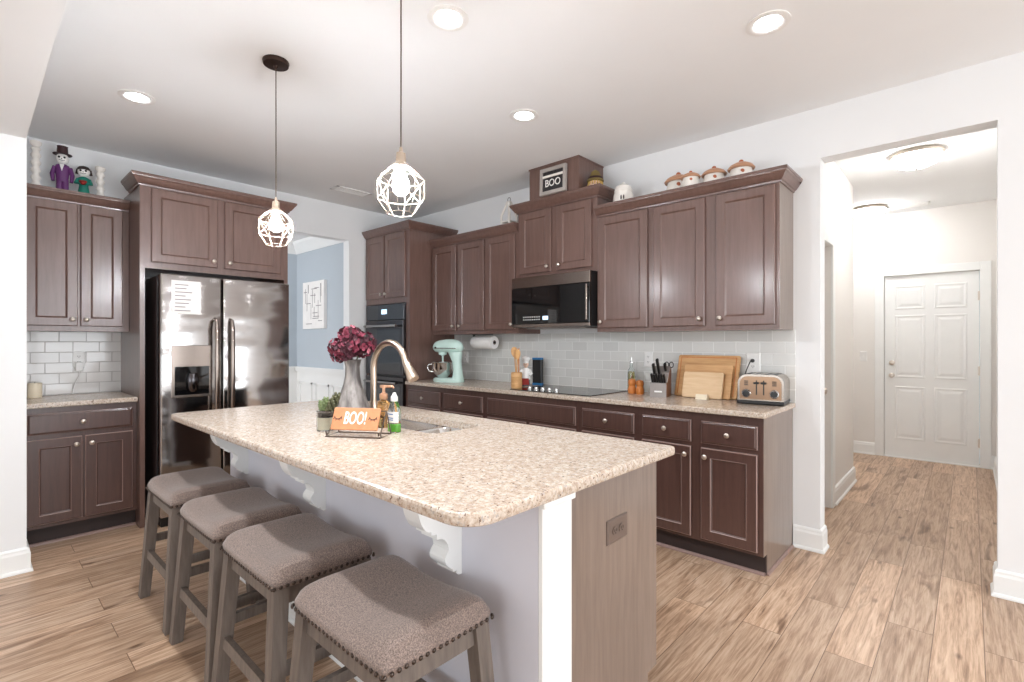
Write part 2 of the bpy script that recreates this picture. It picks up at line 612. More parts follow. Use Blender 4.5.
def slab_bm(x0, x1, y0, y1, z0, z1, rs, hole=None, eb=0.007):
    """stone worktop: rounded outline, eased edges, optional cut-out"""
    b = B()
    def loop(ins, z):
        return [(x, y, z) for x, y in rrect(x0 + ins, x1 - ins, y0 + ins, y1 - ins, [max(r - ins, 0.0005) for r in rs])]
    rings = [loop(eb * 0.6, z0), loop(eb * 0.2, z0 + eb * 0.3), loop(0, z0 + eb), loop(0, z1 - eb), loop(eb * 0.3, z1 - eb * 0.3), loop(eb, z1)]
    b.rings(rings, cap0=False, cap1=False)
    bm = b.bm
    bm.verts.ensure_lookup_table()
    n = len(rings[0])
    top = list(bm.verts)[-n:]
    bot = list(bm.verts)[:n]
    if hole is None:
        bm.faces.new(top)
        bm.faces.new(list(reversed(bot)))
        return b
    hp = rrect(*hole)
    ht = [bm.verts.new((x, y, z1)) for x, y in hp]
    hb = [bm.verts.new((x, y, z0)) for x, y in hp]
    m = len(hp)
    for i in range(m):
        bm.faces.new((ht[i], ht[(i + 1) % m], hb[(i + 1) % m], hb[i]))
    for outer, inner in ((top, ht), (bot, hb)):
        es = []
        for vs in (outer, inner):
            for i in range(len(vs)):
                e = bm.edges.get((vs[i], vs[(i + 1) % len(vs)])) or bm.edges.new((vs[i], vs[(i + 1) % len(vs)]))
                es.append(e)
        bmesh.ops.triangle_fill(bm, edges=es, use_beauty=True)
    return b

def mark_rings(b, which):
    """second material slot (painted bevel highlight) on some of the four-sided ring bands"""
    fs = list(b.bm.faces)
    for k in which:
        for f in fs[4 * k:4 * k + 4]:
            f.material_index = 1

def door_bm(x0, x1, z0, z1, t=0.02, fr=0.056, rec=0.008, bead=0.01, ch=0.005):
    """recessed-panel door, front facing -y, back on y=0"""
    def R(i, y):
        return [(x0 + i, y, z0 + i), (x1 - i, y, z0 + i), (x1 - i, y, z1 - i), (x0 + i, y, z1 - i)]
    b = B()
    b.rings([R(0, 0), R(0, -t + ch), R(ch, -t), R(fr - bead * 0.2, -t), R(fr, -t - 0.0015), R(fr + bead * 0.35, -t + 0.001), R(fr + bead, -t + rec)])
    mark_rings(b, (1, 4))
    return b

def drawer_bm(x0, x1, z0, z1, t=0.02):
    def R(i, y):
        return [(x0 + i, y, z0 + i), (x1 - i, y, z0 + i), (x1 - i, y, z1 - i), (x0 + i, y, z1 - i)]
    b = B()
    b.rings([R(0, 0), R(0, -t + 0.009), R(0.003, -t + 0.006), R(0.012, -t + 0.003), R(0.014, -t)])
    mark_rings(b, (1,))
    return b

KNOB = [(0.0055, 0), (0.0055, 0.006), (0.0045, 0.012), (0.007, 0.015), (0.0135, 0.018), (0.0155, 0.022), (0.0145, 0.026), (0.009, 0.0295), (0.0, 0.031)]
ROT_F = Matrix.Rotation(PI / 2, 3, 'X')      # +z to -y
def knob(parent, x, z, y=-0.02, mat=None, name='knob', s=1.0):
    b = B()
    b.lathe([(r * s, h * s) for r, h in KNOB], (x, y, z), 16, ROT_F)
    return obj(name, b, mat or M['nickel'], parent, True)

CROWN = [(0.0, 0.0), (0.010, 0.0), (0.012, 0.010), (0.020, 0.014), (0.032, 0.030), (0.043, 0.048), (0.050, 0.055), (0.052, 0.062), (0.056, 0.064), (0.056, 0.078), (0.0, 0.078)]
def sweep_profile(path, prof):
    """path of (x,y) walked so that outside lies on the right; prof of (out, z)"""
    n = len(path)
    segs = []
    for i in range(n - 1):
        dx, dy = path[i + 1][0] - path[i][0], path[i + 1][1] - path[i][1]
        l = math.hypot(dx, dy)
        segs.append((dy / l, -dx / l))
    rings = []
    for i, p in enumerate(path):
        if i == 0:
            m = segs[0]
        elif i == n - 1:
            m = segs[-1]
        else:
            a, c = segs[i - 1], segs[i]
            k = 1 + a[0] * c[0] + a[1] * c[1]
            m = ((a[0] + c[0]) / k, (a[1] + c[1]) / k)
        rings.append([(p[0] + m[0] * o, p[1] + m[1] * o, z) for o, z in prof])
    return rings
def crown(parent, path, z, mat, scale=1.0):
    b = B()
    b.rings([[(x, y, zz) for x, y, zz in r] for r in sweep_profile(path, [(o * scale, z + h * scale) for o, h in CROWN])])
    return obj('crown_moulding', b, mat, parent)

# ------------------------------------------------------------------ the setting
CH = 2.75           # ceiling
YW = 3.567          # cooktop wall face
BX = 0.962          # face of the stub wall on the left
X1, YB = 9.5, -6.5  # far limits of the room behind the camera
OX0, OX1, OH = 4.222, 5.010, 2.437      # cased-free opening to the hall
WT = 0.125
struct('floor', B().box(-2.2, X1 + 0.15, YB - 0.15, 7.3, -0.06, 0.0), M['floor'], 'wood plank floor')
struct('ceiling', B().box(0, X1 + 0.15, YB - 0.15, 7.3, CH, CH + 0.08), M['ceiling'])
# wall with the cooktop run and the hall opening
b = B().box(-2.2, OX0, YW, YW + WT, 0, CH).box(OX0, OX1, YW, YW + WT, OH, CH).box(OX1, X1 + 0.15, YW, YW + WT, 0, CH)
struct('wall_back', b, M['wall'])
# wall with the refrigerator and the dining room opening
DY0, DY1, DH = 1.86, 2.770, 2.39
b = B().box(-0.12, 0, 0.0, DY0, 0, CH).box(-0.12, 0, DY0, DY1, DH, CH).box(-0.12, 0, DY1, YW, 0, CH)
struct('wall_left', b, M['wall'])
struct('wall_front_left', B().box(-0.12, BX, YB - 0.15, 0.23, 0, CH), M['wall'])
struct('ceiling_beam', B().box(BX, X1, -0.14, 0.228, 2.452, CH), M['wall'])['kind'] = 'structure'
# glazed walls behind and beside the camera
b = B().box(X1, X1 + 0.12, YB, -1.5, 0, CH).box(X1, X1 + 0.12, 3.4, YW, 0, CH).box(X1, X1 + 0.12, -1.5, 3.4, 2.35, CH).box(X1, X1 + 0.12, -1.5, 3.4, 0, 0.06)
struct('wall_right', b, M['wall'])
b = B().box(BX, 1.5, YB - 0.12, YB, 0, CH).box(7.9, X1, YB - 0.12, YB, 0, CH).box(1.5, 7.9, YB - 0.12, YB, 2.4, CH).box(1.5, 7.9, YB - 0.12, YB, 0, 0.10)
struct('wall_front', b, M['wall'])
def window_frame(name, horiz, a0, a1, z0, z1, pos, mull):
    f = B()
    def bar(u0, u1, w0, w1):
        if horiz:
            f.box(u0, u1, pos - 0.03, pos + 0.03, w0, w1)
        else:
            f.box(pos - 0.03, pos + 0.03, u0, u1, w0, w1)
    bar(a0, a1, z0, z0 + 0.06)
    bar(a0, a1, z1 - 0.06, z1)
    for i in range(mull + 1):
        u = a0 + (a1 - a0) * i / mull
        u0, u1 = max(a0, u - 0.04), min(a1, u + 0.04)
        bar(u0, u1, z0, z1)
    return struct(name, f, M['trim'])
window_frame('window_1', False, -1.5, 3.4, 0.06, 2.35, X1 + 0.06, 4)
window_frame('window_2', True, 1.5, 7.9, 0.10, 2.40, YB - 0.06, 5)
# hall
HY = 7.08
struct('wall_hall_left', B().box(3.98, 4.10, YW + WT, 3.80, 0, CH).box(3.98, 4.10, 3.80, 4.57, 2.05, CH).box(3.98, 4.10, 4.57, 5.6, 0, CH).box(3.1, 3.98, 5.48, 5.6, 0, CH), M['hall'])
struct('wall_hall_right', B().box(5.10, 5.22, YW + WT, HY, 0, CH), M['hall'])
struct('wall_hall_end', B().box(3.0, 4.179, HY, HY + 0.12, 0, CH).box(4.979, 5.3, HY, HY + 0.12, 0, CH).box(4.179, 4.979, HY, HY + 0.12, 2.045, CH), M['hall'])
struct('wall_hall_recess', B().box(3.0, 3.1, 5.48, HY, 0, CH), M['hall'])
# dining room
b = B().box(-1.46, -0.12, 2.86, 2.98, 0.99, 2.9)
struct('wall_dining_right', b, M['blue'])
b = B().box(-1.58, -1.46, -0.1, 2.98, 0.99, 2.9)
struct('wall_dining_back', b, M['blue'])
struct('wall_dining_front', B().box(-1.58, -1.5, -0.02, 0.08, 0, 2.7).box(-0.3, -0.12, -0.02, 0.08, 0, 2.7).box(-1.5, -0.3, -0.02, 0.08, 2.3, 2.7).box(-1.5, -0.3, -0.02, 0.08, 0, 0.75), M['blue'])
window_frame('added_dining_window', True, -1.5, -0.3, 0.75, 2.3, 0.03, 2)  # unseen window, added so the dining room fill has an opening
struct('ceiling_dining', B().box(-1.6, -0.12, -0.1, 3.0, 2.56, 2.62), M['ceiling'])
w = B().box(-1.46, -0.12, 2.86, 2.98, 0, 0.99).box(-1.58, -1.46, -0.1, 2.98, 0, 0.99)
for i in range(3):      # raised picture-frame panels
    x0 = -1.36 + i * 0.42
    for a in ((x0, x0 + 0.33, 0.22, 0.24), (x0, x0 + 0.33, 0.78, 0.80), (x0, x0 + 0.02, 0.22, 0.80), (x0 + 0.31, x0 + 0.33, 0.22, 0.80)):
        w.box(a[0], a[1], 2.846, 2.862, a[2], a[3])
struct('trim_1', w, M['trim'], 'white wainscot in the dining room')
w = B().box(-1.46, -0.12, 2.82, 2.86, 0.965, 0.99).box(-1.46, -0.12, 2.835, 2.86, 0.93, 0.965).box(-1.46, -1.42, 0, 2.86, 0.965, 0.99)
struct('trim_2', w, M['trim'], 'white chair rail in the dining room')
cr = [(0.0, 0.0), (0.012, 0.0), (0.02, 0.02), (0.06, 0.075), (0.085, 0.11), (0.09, 0.14), (0.0, 0.14)]
struct('trim_3', B().rings([[(x, y, z) for x, y, z in r] for r in sweep_profile([(-1.46, 0.1), (-1.46, 2.86), (-0.12, 2.86)], [(o, 2.42 + h) for o, h in cr])]), M['trim'], 'white crown moulding in the dining room')

# baseboards
BB = [(0, 0), (0.026, 0), (0.026, 0.008), (0.022, 0.016), (0.016, 0.02), (0.016, 0.105), (0.012, 0.118), (0.012, 0.128), (0.006, 0.136), (0, 0.138)]
def baseboard(name, path):
    return struct(name, B().rings([[(x, y, z) for x, y, z in r] for r in sweep_profile(path, BB)]), M['trim'])
baseboard('baseboard_left', [(BX, YB), (BX, 0.23), (BX - 0.3, 0.23)][:3])
baseboard('baseboard_back', [(4.075, YW), (OX0, YW), (OX0, YW + WT)])
baseboard('baseboard_back_right', [(OX1, YW + WT), (OX1, YW), (X1, YW)])
baseboard('baseboard_hall_left', [(4.10, 4.655), (4.10, 5.6), (3.9, 5.6)])
baseboard('baseboard_hall_end', [(3.1, HY), (4.094, HY)])
baseboard('baseboard_hall_end_right', [(5.064, HY), (5.10, HY)])
baseboard('baseboard_hall_right', [(5.10, HY), (5.10, YW + WT)])

# hall door at the end
def casing(name, horiz, a0, a1, top, pos, w=0.085, t=0.018, sgn=-1):
    f = B()
    for u0, u1, z0, z1 in ((a0 - w, a0, 0, top + w), (a1, a1 + w, 0, top + w), (a0, a1, top, top + w)):
        p = sorted((pos, pos + sgn * t))
        if horiz:
            f.box(u0, u1, p[0], p[1], z0, z1, 0.003)
        else:
            f.box(p[0], p[1], u0, u1, z0, z1, 0.003)
    return struct(name, f, M['trim'])
casing('trim_4', True, 4.179, 4.979, 2.045, HY)
casing('trim_5', False, 3.80, 4.57, 2.05, 4.10, sgn=1)
def panel_door(name, w, h, mat):
    """six-panel door, front facing -y, hinge side at x = w"""
    b = B().box(0, w, 0, 0.035, 0, h)
    xs = [(0.105, w / 2 - 0.05), (w / 2 + 0.05, w - 0.105)]
    zs = [(0.21, 0.78), (0.90, 1.575), (1.665, h - 0.125)]
    bm = b.bm
    for xa, xb in xs:
        for za, zb in zs:
            def R(i, y):
                return [(xa + i, y, za + i), (xb - i, y, za + i), (xb - i, y, zb - i), (xa + i, y, zb - i)]
            b.rings([R(-0.012, -0.0002), R(-0.006, -0.005), R(0.004, -0.0045), R(0.014, -0.0008), R(0.022, -0.0012), R(0.046, -0.006)], cap0=False)
    return b
d = struct('door_1', panel_door('d', 0.79, 2.03, None).xform(Matrix.Translation((4.184, HY + 0.012, 0.012))), M['trim'], 'white six-panel door at the end of the hall')
for nm, z, r in (('door_knob', 0.925, 1.7), ('deadbolt', 1.065, 1.25)):
    k = B().lathe([(0.026, 0), (0.026, 0.006), (0.011, 0.010), (0.011, 0.026 if r > 1.5 else 0.012), (0.024, 0.036 if r > 1.5 else 0.014), (0.027, 0.05 if r > 1.5 else 0.018), (0.018, 0.062 if r > 1.5 else 0.022), (0, 0.064 if r > 1.5 else 0.022)], (4.25, HY + 0.012, z), 20, ROT_F)
    obj(nm, k, M['nickel'], d, True)
for z in (0.25, 1.0, 1.78):
    obj('hinge', B().box(4.962, 4.982, HY + 0.002, HY + 0.014, z - 0.045, z + 0.045, 0.001).cyl((4.977, HY + 0.004, z - 0.05), (4.977, HY + 0.004, z + 0.05), 0.006), M['nickel'], d)
d = struct('door_2', panel_door('d', 0.76, 2.03, None).xform(Matrix.Translation((4.04, 3.805, 0.01)) @ Matrix.Rotation(PI / 2, 4, 'Z')), M['trim'], 'white panel door in the left hall wall')
obj('door_knob', B().lathe([(0.026, 0), (0.026, 0.006), (0.011, 0.010), (0.011, 0.026), (0.024, 0.036), (0.027, 0.05), (0.018, 0.062), (0, 0.064)], (0, 0, 0), 20).xform(Matrix.Translation((4.04, 4.42, 0.925)) @ Matrix.Rotation(PI / 2, 4, 'Y')), M['nickel'], d, True)
struct('trim_6', B().box(4.179, 4.979, HY - 0.01, HY + 0.06, 0, 0.012), M['trim'], 'white threshold under the hall door')

# backsplash tiling
struct('trim_7', B().box(0.80, 4.085, YW - 0.008, YW, 0.914, 1.376), M['tile_right'], 'pale grey subway tile behind the cooktop')
struct('trim_8', B().box(0.0, 0.008, 0.23, 0.815, 0.914, 1.376), M['tile_left'], 'glossy subway tile in the left niche')

# ------------------------------------------------------------------ cabinets
def cabinet(name, label, loc, rz, w, d, h, doors=(), drawers=(), toe=0.0, mat=None, group=None, crown_path=None, base_shoe=None, crown_z=None):
    """local frame: face frame at y=0, x to the right, z up from loc"""
    mat = mat or M['cab']
    t = thing(name, label, 'cabinet', loc, rz, group)
    b = B()
    if toe:
        b.prism([(0.0, toe), (0.06, toe), (0.06, 0.0), (d, 0.0), (d, h), (0.0, h)], 0, w, 'x')
    else:
        b.box(0, w, 0, d, 0, h)
    obj('body', b, mat, t)
    if toe:
        obj('toe_kick', B().box(0, w, 0.045, 0.059, 0, toe - 0.002), M['cab_in'], t)
        obj('shoe_moulding', B().prism([(0.044, 0), (0.044, 0.016), (0.036, 0.014), (0.030, 0.008), (0.028, 0)], 0, w, 'x'), M['bead'], t)
    for x0, x1, z0, z1, kx, kz in doors:
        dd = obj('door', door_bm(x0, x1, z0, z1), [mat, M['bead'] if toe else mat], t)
        if kx is not None:
            knob(dd, kx, kz)
    for x0, x1, z0, z1, has in drawers:
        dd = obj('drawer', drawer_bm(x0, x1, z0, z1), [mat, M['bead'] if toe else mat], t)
        if has:
            knob(dd, (x0 + x1) / 2, (z0 + z1) / 2)
    if crown_path:
        crown(t, crown_path, crown_z if crown_z is not None else h - 0.002, mat)
    return t

UY, UD = 3.262, YW - 3.262
def upper(label, x0, x1, z0, z1, doors, crown_path, group=None):
    L = []
    for a, c, za, zb, kn in doors:
        kx = (a + 0.03 if kn == 'l' else c - 0.03) - x0
        L.append((a - x0, c - x0, za - z0, zb - z0, kx, za - z0 + 0.045))
    return cabinet('wall_cabinet', label, (x0, UY, z0), 0, x1 - x0, UD, z1 - z0, L, crown_path=crown_path)
upper('two-door brown wall cabinet above the mint stand mixer', 0.802, 1.585, 1.375, 2.265,
      [(0.815, 1.18, 1.41, 2.255, 'r'), (1.215, 1.572, 1.41, 2.255, 'l')], [(0, 0), (0.783, 0)])
upper('narrow single-door brown wall cabinet left of the microwave', 1.585, 1.990, 1.375, 2.265,
      [(1.600, 1.962, 1.41, 2.255, 'r')], [(0, 0), (0.405, 0)])
upper('raised two-door brown wall cabinet directly above the microwave', 1.990, 2.802, 1.845, 2.415,
      [(2.022, 2.363, 1.88, 2.405, 'r'), (2.424, 2.757, 1.88, 2.405, 'l')], [(0, UD), (0, 0), (0.812, 0), (0.812, UD)])
upper('single-door brown wall cabinet right beside the microwave', 2.802, 3.245, 1.375, 2.252,
      [(2.818, 3.225, 1.405, 2.242, 'l')], [(0, 0), (0.443, 0)])
uend = upper('two-door brown wall cabinet at the right end above the cutting boards', 3.245, 4.070, 1.375, 2.252,
      [(3.268, 3.631, 1.405, 2.242, 'r'), (3.702, 4.051, 1.405, 2.242, 'l')], [(0, 0), (0.825, 0), (0.825, UD)])
obj('end_panel_painted_sheen', B().box(0.825, 0.828, 0.0, UD - 0.001, 0.0, 0.875), M['end_panel_painted_sheen'], uend)  # thin skin that carries the painted grey sheen
# vent chase on top of the raised cabinet
t = thing('vent_chase', 'brown boxed vent chase standing on the cabinet over the microwave', 'box', (2.165, 3.21, 2.494))
obj('front_panel', B().box(0, 0.50, 0, 0.018, 0, CH - 2.494), M['cab'], t)
obj('side_panel', B().box(0.482, 0.50, 0.018, 0.35, 0, CH - 2.494), M['cab'], t)
obj('side_panel', B().box(0.0, 0.018, 0.018, 0.35, 0, CH - 2.494), M['cab'], t)
obj('top_bead', B().box(-0.006, 0.506, -0.006, 0.35, CH - 2.506, CH - 2.4945), M['cab'], t)

# base cabinets of the cooktop run
BY = 2.957
BD = YW - BY
BT = 0.882
BD = BD - 0.003
def base(label, x0, x1, doors, drawers):
    D = [(a - x0, c - x0, za, zb, (None if kn is None else (a + 0.03 if kn == 'l' else c - 0.03) - x0), zb - 0.05) for a, c, za, zb, kn in doors]
    R = [(a - x0, c - x0, za, zb, kn) for a, c, za, zb, kn in drawers]
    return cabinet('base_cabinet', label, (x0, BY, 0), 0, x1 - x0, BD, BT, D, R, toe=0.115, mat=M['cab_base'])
DZ = (0.135, 0.675)
RZ = (0.700, 0.832)
base('two-drawer brown base cabinet under the stand mixer', 0.802, 1.900,
     [(0.817, 1.310, *DZ, 'r'), (1.360, 1.871, *DZ, 'l')], [(0.817, 1.310, *RZ, True), (1.360, 1.871, *RZ, True)])
base('wide knobless brown base cabinet under the black cooktop', 1.900, 2.855,
     [(1.925, 2.36, *DZ, 'r'), (2.39, 2.825, *DZ, 'l')], [(1.925, 2.825, *RZ, False)])
base('brown base cabinet with one drawer just right of the cooktop', 2.855, 3.318,
     [(2.880, 3.288, *DZ, 'l')], [(2.880, 3.288, *RZ, True)])
bend = base('brown base cabinet with two drawers at the right end under the toaster', 3.318, 4.068,
     [(3.345, 3.668, *DZ, 'r'), (3.728, 4.042, *DZ, 'l')], [(3.345, 3.668, *RZ, True), (3.728, 4.042, *RZ, True)])
obj('end_panel_painted_sheen', B().prism([(0.0, 0.115), (0.06, 0.115), (0.06, 0.0), (BD - 0.001, 0.0), (BD - 0.001, BT - 0.001), (0.0, BT - 0.001)], 0.750, 0.753, 'x'), M['end_panel_painted_sheen'], bend)  # thin skin, window sheen painted in as grey
obj_shoe = B().prism([(4.0715, 0), (4.0715, 0.016), (4.078, 0.014), (4.083, 0.008), (4.084, 0)], BY + 0.05, YW - 0.027, 'y')
o = obj('shoe_moulding', obj_shoe, M['bead'])
tag(o, 'thin shoe moulding along the end of the cooktop base cabinets', 'moulding')
o = obj('countertop', slab_bm(0.8035, 4.088, 2.917, YW - 0.008, BT, 0.914, [0.003, 0.006, 0.003, 0.003]), M['granite'])
tag(o, 'speckled beige granite countertop along the cooktop wall', 'countertop')

# niche cabinets on the left, facing +x
cabinet('wall_cabinet', 'two-door brown wall cabinet in the left niche under the figurines', (0.311, 0.232, 1.375), PI / 2, 0.581, 0.309, 0.90,
        [(0.022, 0.292, 0.035, 0.885, 0.262, 0.08), (0.306, 0.543, 0.035, 0.885, 0.336, 0.08)], crown_path=[(0, 0), (0.581, 0)], crown_z=0.885)
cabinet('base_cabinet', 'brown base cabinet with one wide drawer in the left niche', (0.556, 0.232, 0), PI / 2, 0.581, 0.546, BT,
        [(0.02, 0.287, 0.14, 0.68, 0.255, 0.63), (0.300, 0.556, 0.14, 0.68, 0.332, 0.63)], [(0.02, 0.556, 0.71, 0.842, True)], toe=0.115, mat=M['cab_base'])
o = obj('countertop', slab_bm(0.010, 0.598, 0.231, 0.812, BT, 0.914, [0.002] * 4), M['granite'])
tag(o, 'short speckled granite countertop in the left niche', 'countertop')

# cabinet around the refrigerator
t = thing('refrigerator_cabinet', 'tall brown surround with two doors above the refrigerator', 'cabinet', (0.64, 0.815, 0), PI / 2)
obj('side_panel', B().box(0, 0.03, 0, 0.636, 0, 2.40), M['cab'], t)
obj('side_panel', B().box(0.995, 1.025, 0, 0.636, 0, 2.40), M['cab'], t)
obj('body', B().box(0.03, 0.995, 0.0, 0.636, 1.82, 2.40), M['cab'], t)
for x0, x1, kx in ((0.065, 0.485, 0.455), (0.535, 0.962, 0.565)):
    dd = obj('door', door_bm(x0, x1, 1.865, 2.385), M['cab'], t)
    knob(dd, kx, 1.91)
crown(t, [(0, 0.3), (0, 0), (1.025, 0), (1.025, 0.63)], 2.395, M['cab'])

# oven tower
TY = 2.975
t = thing('oven_tower', 'tall brown oven tower cabinet in the far corner', 'cabinet', (0.003, TY, 0))
TD = YW - TY - 0.003
b = B()
b.box(0, 0.045, 0, TD, 0.115, 2.425).box(0.735, 0.797, 0, TD, 0.115, 2.425).box(0.045, 0.735, 0, TD, 1.70, 2.425).box(0.045, 0.735, 0, TD, 0.115, 0.31).box(0, 0.797, 0.05, TD, 0, 0.115).box(0.045, 0.735, TD - 0.02, TD, 0.31, 1.70)
obj('body', b, M['cab'], t)
for x0, x1, kx in ((0.02, 0.362, 0.335), (0.385, 0.735, 0.412)):
    dd = obj('door', door_bm(x0, x1, 1.755, 2.415), M['cab'], t)
    knob(dd, kx, 1.80)
crown(t, [(0, 0), (0.797, 0), (0.797, TD)], 2.42, M['cab'])

# double wall oven in the tower
t = thing('wall_oven', 'black stainless double wall oven built into the corner tower', 'oven', (0.05, TY, 0.315))
W = 0.685
obj('body', B().box(0.01, W - 0.01, 0.0, 0.50, 0, 1.375), M['black'], t)
p = obj('control_panel', B().box(0, W, -0.028, 0.0, 1.215, 1.375, 0.003), M['oven_glass'], t)
obj('display', B().box(W / 2 - 0.05, W / 2 + 0.05, -0.0295, -0.0275, 1.275, 1.325), M['led'], p)
def oven_door(z0, z1):
    dd = obj('door', B().box(0, W, -0.035, 0.0, z0, z1, 0.004), M['oven_steel'], t)
    obj('window', B().box(0.045, W - 0.045, -0.0365, -0.034, z0 + 0.04, z1 - 0.09, 0.0005), M['oven_glass'], dd)
    hb = B().tube([(0.05, -0.085, z1 - 0.055), (W - 0.05, -0.085, z1 - 0.055)], 0.012, 12)
    for x in (0.09, W - 0.09):
        hb.cyl((x, -0.085, z1 - 0.055), (x, -0.033, z1 - 0.055), 0.008)
    obj('handle', hb, M['steel_dark'], dd, True)
oven_door(0.645, 1.205)
oven_door(0.03, 0.625)

# microwave under the raised cabinet
t = thing('microwave', 'black and steel over-range microwave mounted under the raised cabinet', 'microwave', (2.0, 3.167, 1.422))
W, H = 0.795, 0.420
obj('body', B().box(0, W, 0.022, YW - 3.167 - 0.001, 0, H), M['black'], t)
obj('vent_panel', B().box(0, W, 0, 0.022, 0.33, H, 0.003), M['steel_warm'], t)
dd = obj('door', B().box(0, W, -0.004, 0.022, 0.028, 0.328, 0.003), M['black_gloss'], t)
obj('handle', B().box(W - 0.022, W - 0.006, -0.030, -0.022, 0.045, 0.315, 0.003, 2).box(W - 0.018, W - 0.010, -0.024, -0.003, 0.06, 0.075).box(W - 0.018, W - 0.010, -0.024, -0.003, 0.285, 0.30), M['steel_warm'], dd)
kp = B()
for i in range(8):
    for j in range(2):
        kp.box(0.135 + i * 0.024, 0.146 + i * 0.024, -0.0052, -0.0035, 0.058 + j * 0.022, 0.066 + j * 0.022)
obj('keypad', kp, M['white'], dd)
obj('display', B().box(0.345, 0.40, -0.0052, -0.0035, 0.058, 0.088), M['led'], dd)
obj('lower_trim', B().box(0, W, -0.004, 0.022, 0, 0.026, 0.002), M['steel_warm'], t)
obj('vent_filter', B().box(0.1, W - 0.1, 0.08, 0.3, -0.012, 0.0), M['grey_block'], t)

# cooktop
t = thing('cooktop', 'black glass electric cooktop set into the countertop', 'cooktop', (2.155, 2.975, 0.9142))
obj('glass_top', B().box(0, 0.775, 0, 0.505, 0, 0.006, 0.002), M['black_gloss'], t)
ring = B()
for x, y, r in ((0.19, 0.15, 0.085), (0.19, 0.37, 0.07), (0.58, 0.15, 0.07), (0.58, 0.37, 0.1)):
    ring.lathe([(r, 0.0058), (r, 0.0064), (r - 0.003, 0.0064), (r - 0.003, 0.0058)], (x, y, 0), 40)
obj('burner_marking', ring, M['grey_block'], t)
for i in range(5):
    k = B().lathe([(0.021, 0.006), (0.021, 0.012), (0.016, 0.016), (0.015, 0.030), (0.012, 0.033), (0, 0.033)], (0.165 + i * 0.066, 0.055, 0), 20)
    obj('control_knob', k, M['steel'], t, True)

# refrigerator
t = thing('refrigerator', 'black stainless side-by-side refrigerator with water dispenser', 'refrigerator', (0.03, 0.90, 0))
obj('body', B().box(0, 0.675, 0.0, 0.885, 0.02, 1.765, 0.004), M['fridge_side'], t)
obj('kick_grille', B().box(0.6, 0.70, 0.02, 0.865, 0.0, 0.075), M['black'], t)
def fridge_door(y0, y1):
    b = B().box(0.682, 0.77, y0, y1, 0.08, 1.775, 0.012, 3)
    return obj('door', b, M['steel_dark'], t, True)
dl = fridge_door(0.0, 0.384)
dr = fridge_door(0.392, 0.885)
def fridge_handle(par, y):
    pts = [(0.768, y, 0.70), (0.81, y, 0.72), (0.826, y, 0.78), (0.832, y, 1.05), (0.832, y, 1.2), (0.826, y, 1.40), (0.81, y, 1.455), (0.768, y, 1.47)]
    obj('handle', B().tube(pts, [0.011, 0.013, 0.015, 0.0155, 0.0155, 0.015, 0.013, 0.011], 12), M['steel_warm'], par, True)
fridge_handle(dl, 0.335)
fridge_handle(dr, 0.440)
dp = obj('dispenser', B().box(0.768, 0.776, 0.065, 0.315, 0.905, 1.275, 0.003).box(0.77, 0.777, 0.08, 0.30, 1.14, 1.265), M['steel_warm'], dl)
obj('dispenser_recess', B().box(0.7765, 0.7785, 0.083, 0.297, 0.925, 1.125), M['black_gloss'], dl)
obj('dispenser_paddle', B().lathe([(0.02, 0), (0.035, 0.02), (0.04, 0.09), (0.03, 0.13)], (0.785, 0.19, 0.945), 16), M['oven_steel'], dl, True)
n = thing('paper_note', 'handwritten white list taped to the left refrigerator door', 'paper', (0.8012, 1.055, 1.615))
obj('sheet', B().box(0, 0.001, -0.09, 0.09, -0.118, 0.118), M['paper'], n)
ln = B()
for i in range(8):
    ln.box(0.0008, 0.0014, -0.07, -0.07 + random.uniform(0.06, 0.13), 0.085 - i * 0.026, 0.091 - i * 0.026)
obj('handwriting', ln, M['ink'], n)

# ------------------------------------------------------------------ island
IX0, IX1, IY0, IY1 = 1.722, 4.105, 0.736, 1.777
PX0, PX1, PY0, PY1 = 1.745, 4.055, 1.037, 1.735
SX0, SX1, SY0, SY1 = 2.53, 3.255, 1.315, 1.60
t = thing('kitchen_island', 'long kitchen island base with pale grey panelled seating side', 'island', (PX0, PY0, 0))
LW, LD = PX1 - PX0, PY1 - PY0
b = B()
b.prism([(0.0125, 0), (LD - 0.085, 0), (LD - 0.085, 0.115), (LD - 0.02, 0.115), (LD - 0.02, BT), (LD - 0.075, BT), (LD - 0.075, 0.60), (0.14, 0.60), (0.14, BT), (0.012, BT)], 0.0, LW - 0.016, 'x')
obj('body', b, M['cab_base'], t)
obj('seating_panel', B().box(-0.012, LW - 0.004, 0, 0.012, 0, BT), M['island_paint'], t)
b = B().prism([(0.013, 0), (LD - 0.085, 0), (LD - 0.085, 0.115), (LD - 0.02, 0.115), (LD - 0.02, BT), (0.135, BT)], LW - 0.016, LW, 'x')
obj('end_panel_painted_sheen', b, M['end_panel_painted_sheen'], t)
obj('end_post', B().box(LW - 0.004, LW + 0.012, 0.0, 0.133, 0, BT, 0.002).box(LW - 0.004, LW + 0.020, -0.001, 0.142, BT - 0.03, BT - 0.0005, 0.003), M['trim'], t)
obj('baseboard', B().rings([[(x, y, z) for x, y, z in r] for r in sweep_profile([(-0.012, 0.3), (-0.012, 0.0), (LW - 0.004, 0.0)], BB)]), M['trim'], t)
for x0, x1 in ((0.03, 0.56), (0.60, 1.12), (1.16, 1.70), (1.74, 2.25)):
    dd = obj('door', door_bm(x0, x1, 0.135, 0.86).xform(Matrix.Translation((LW, LD - 0.02, 0)) @ Matrix.Rotation(PI, 4, 'Z')), M['cab_base'], t)
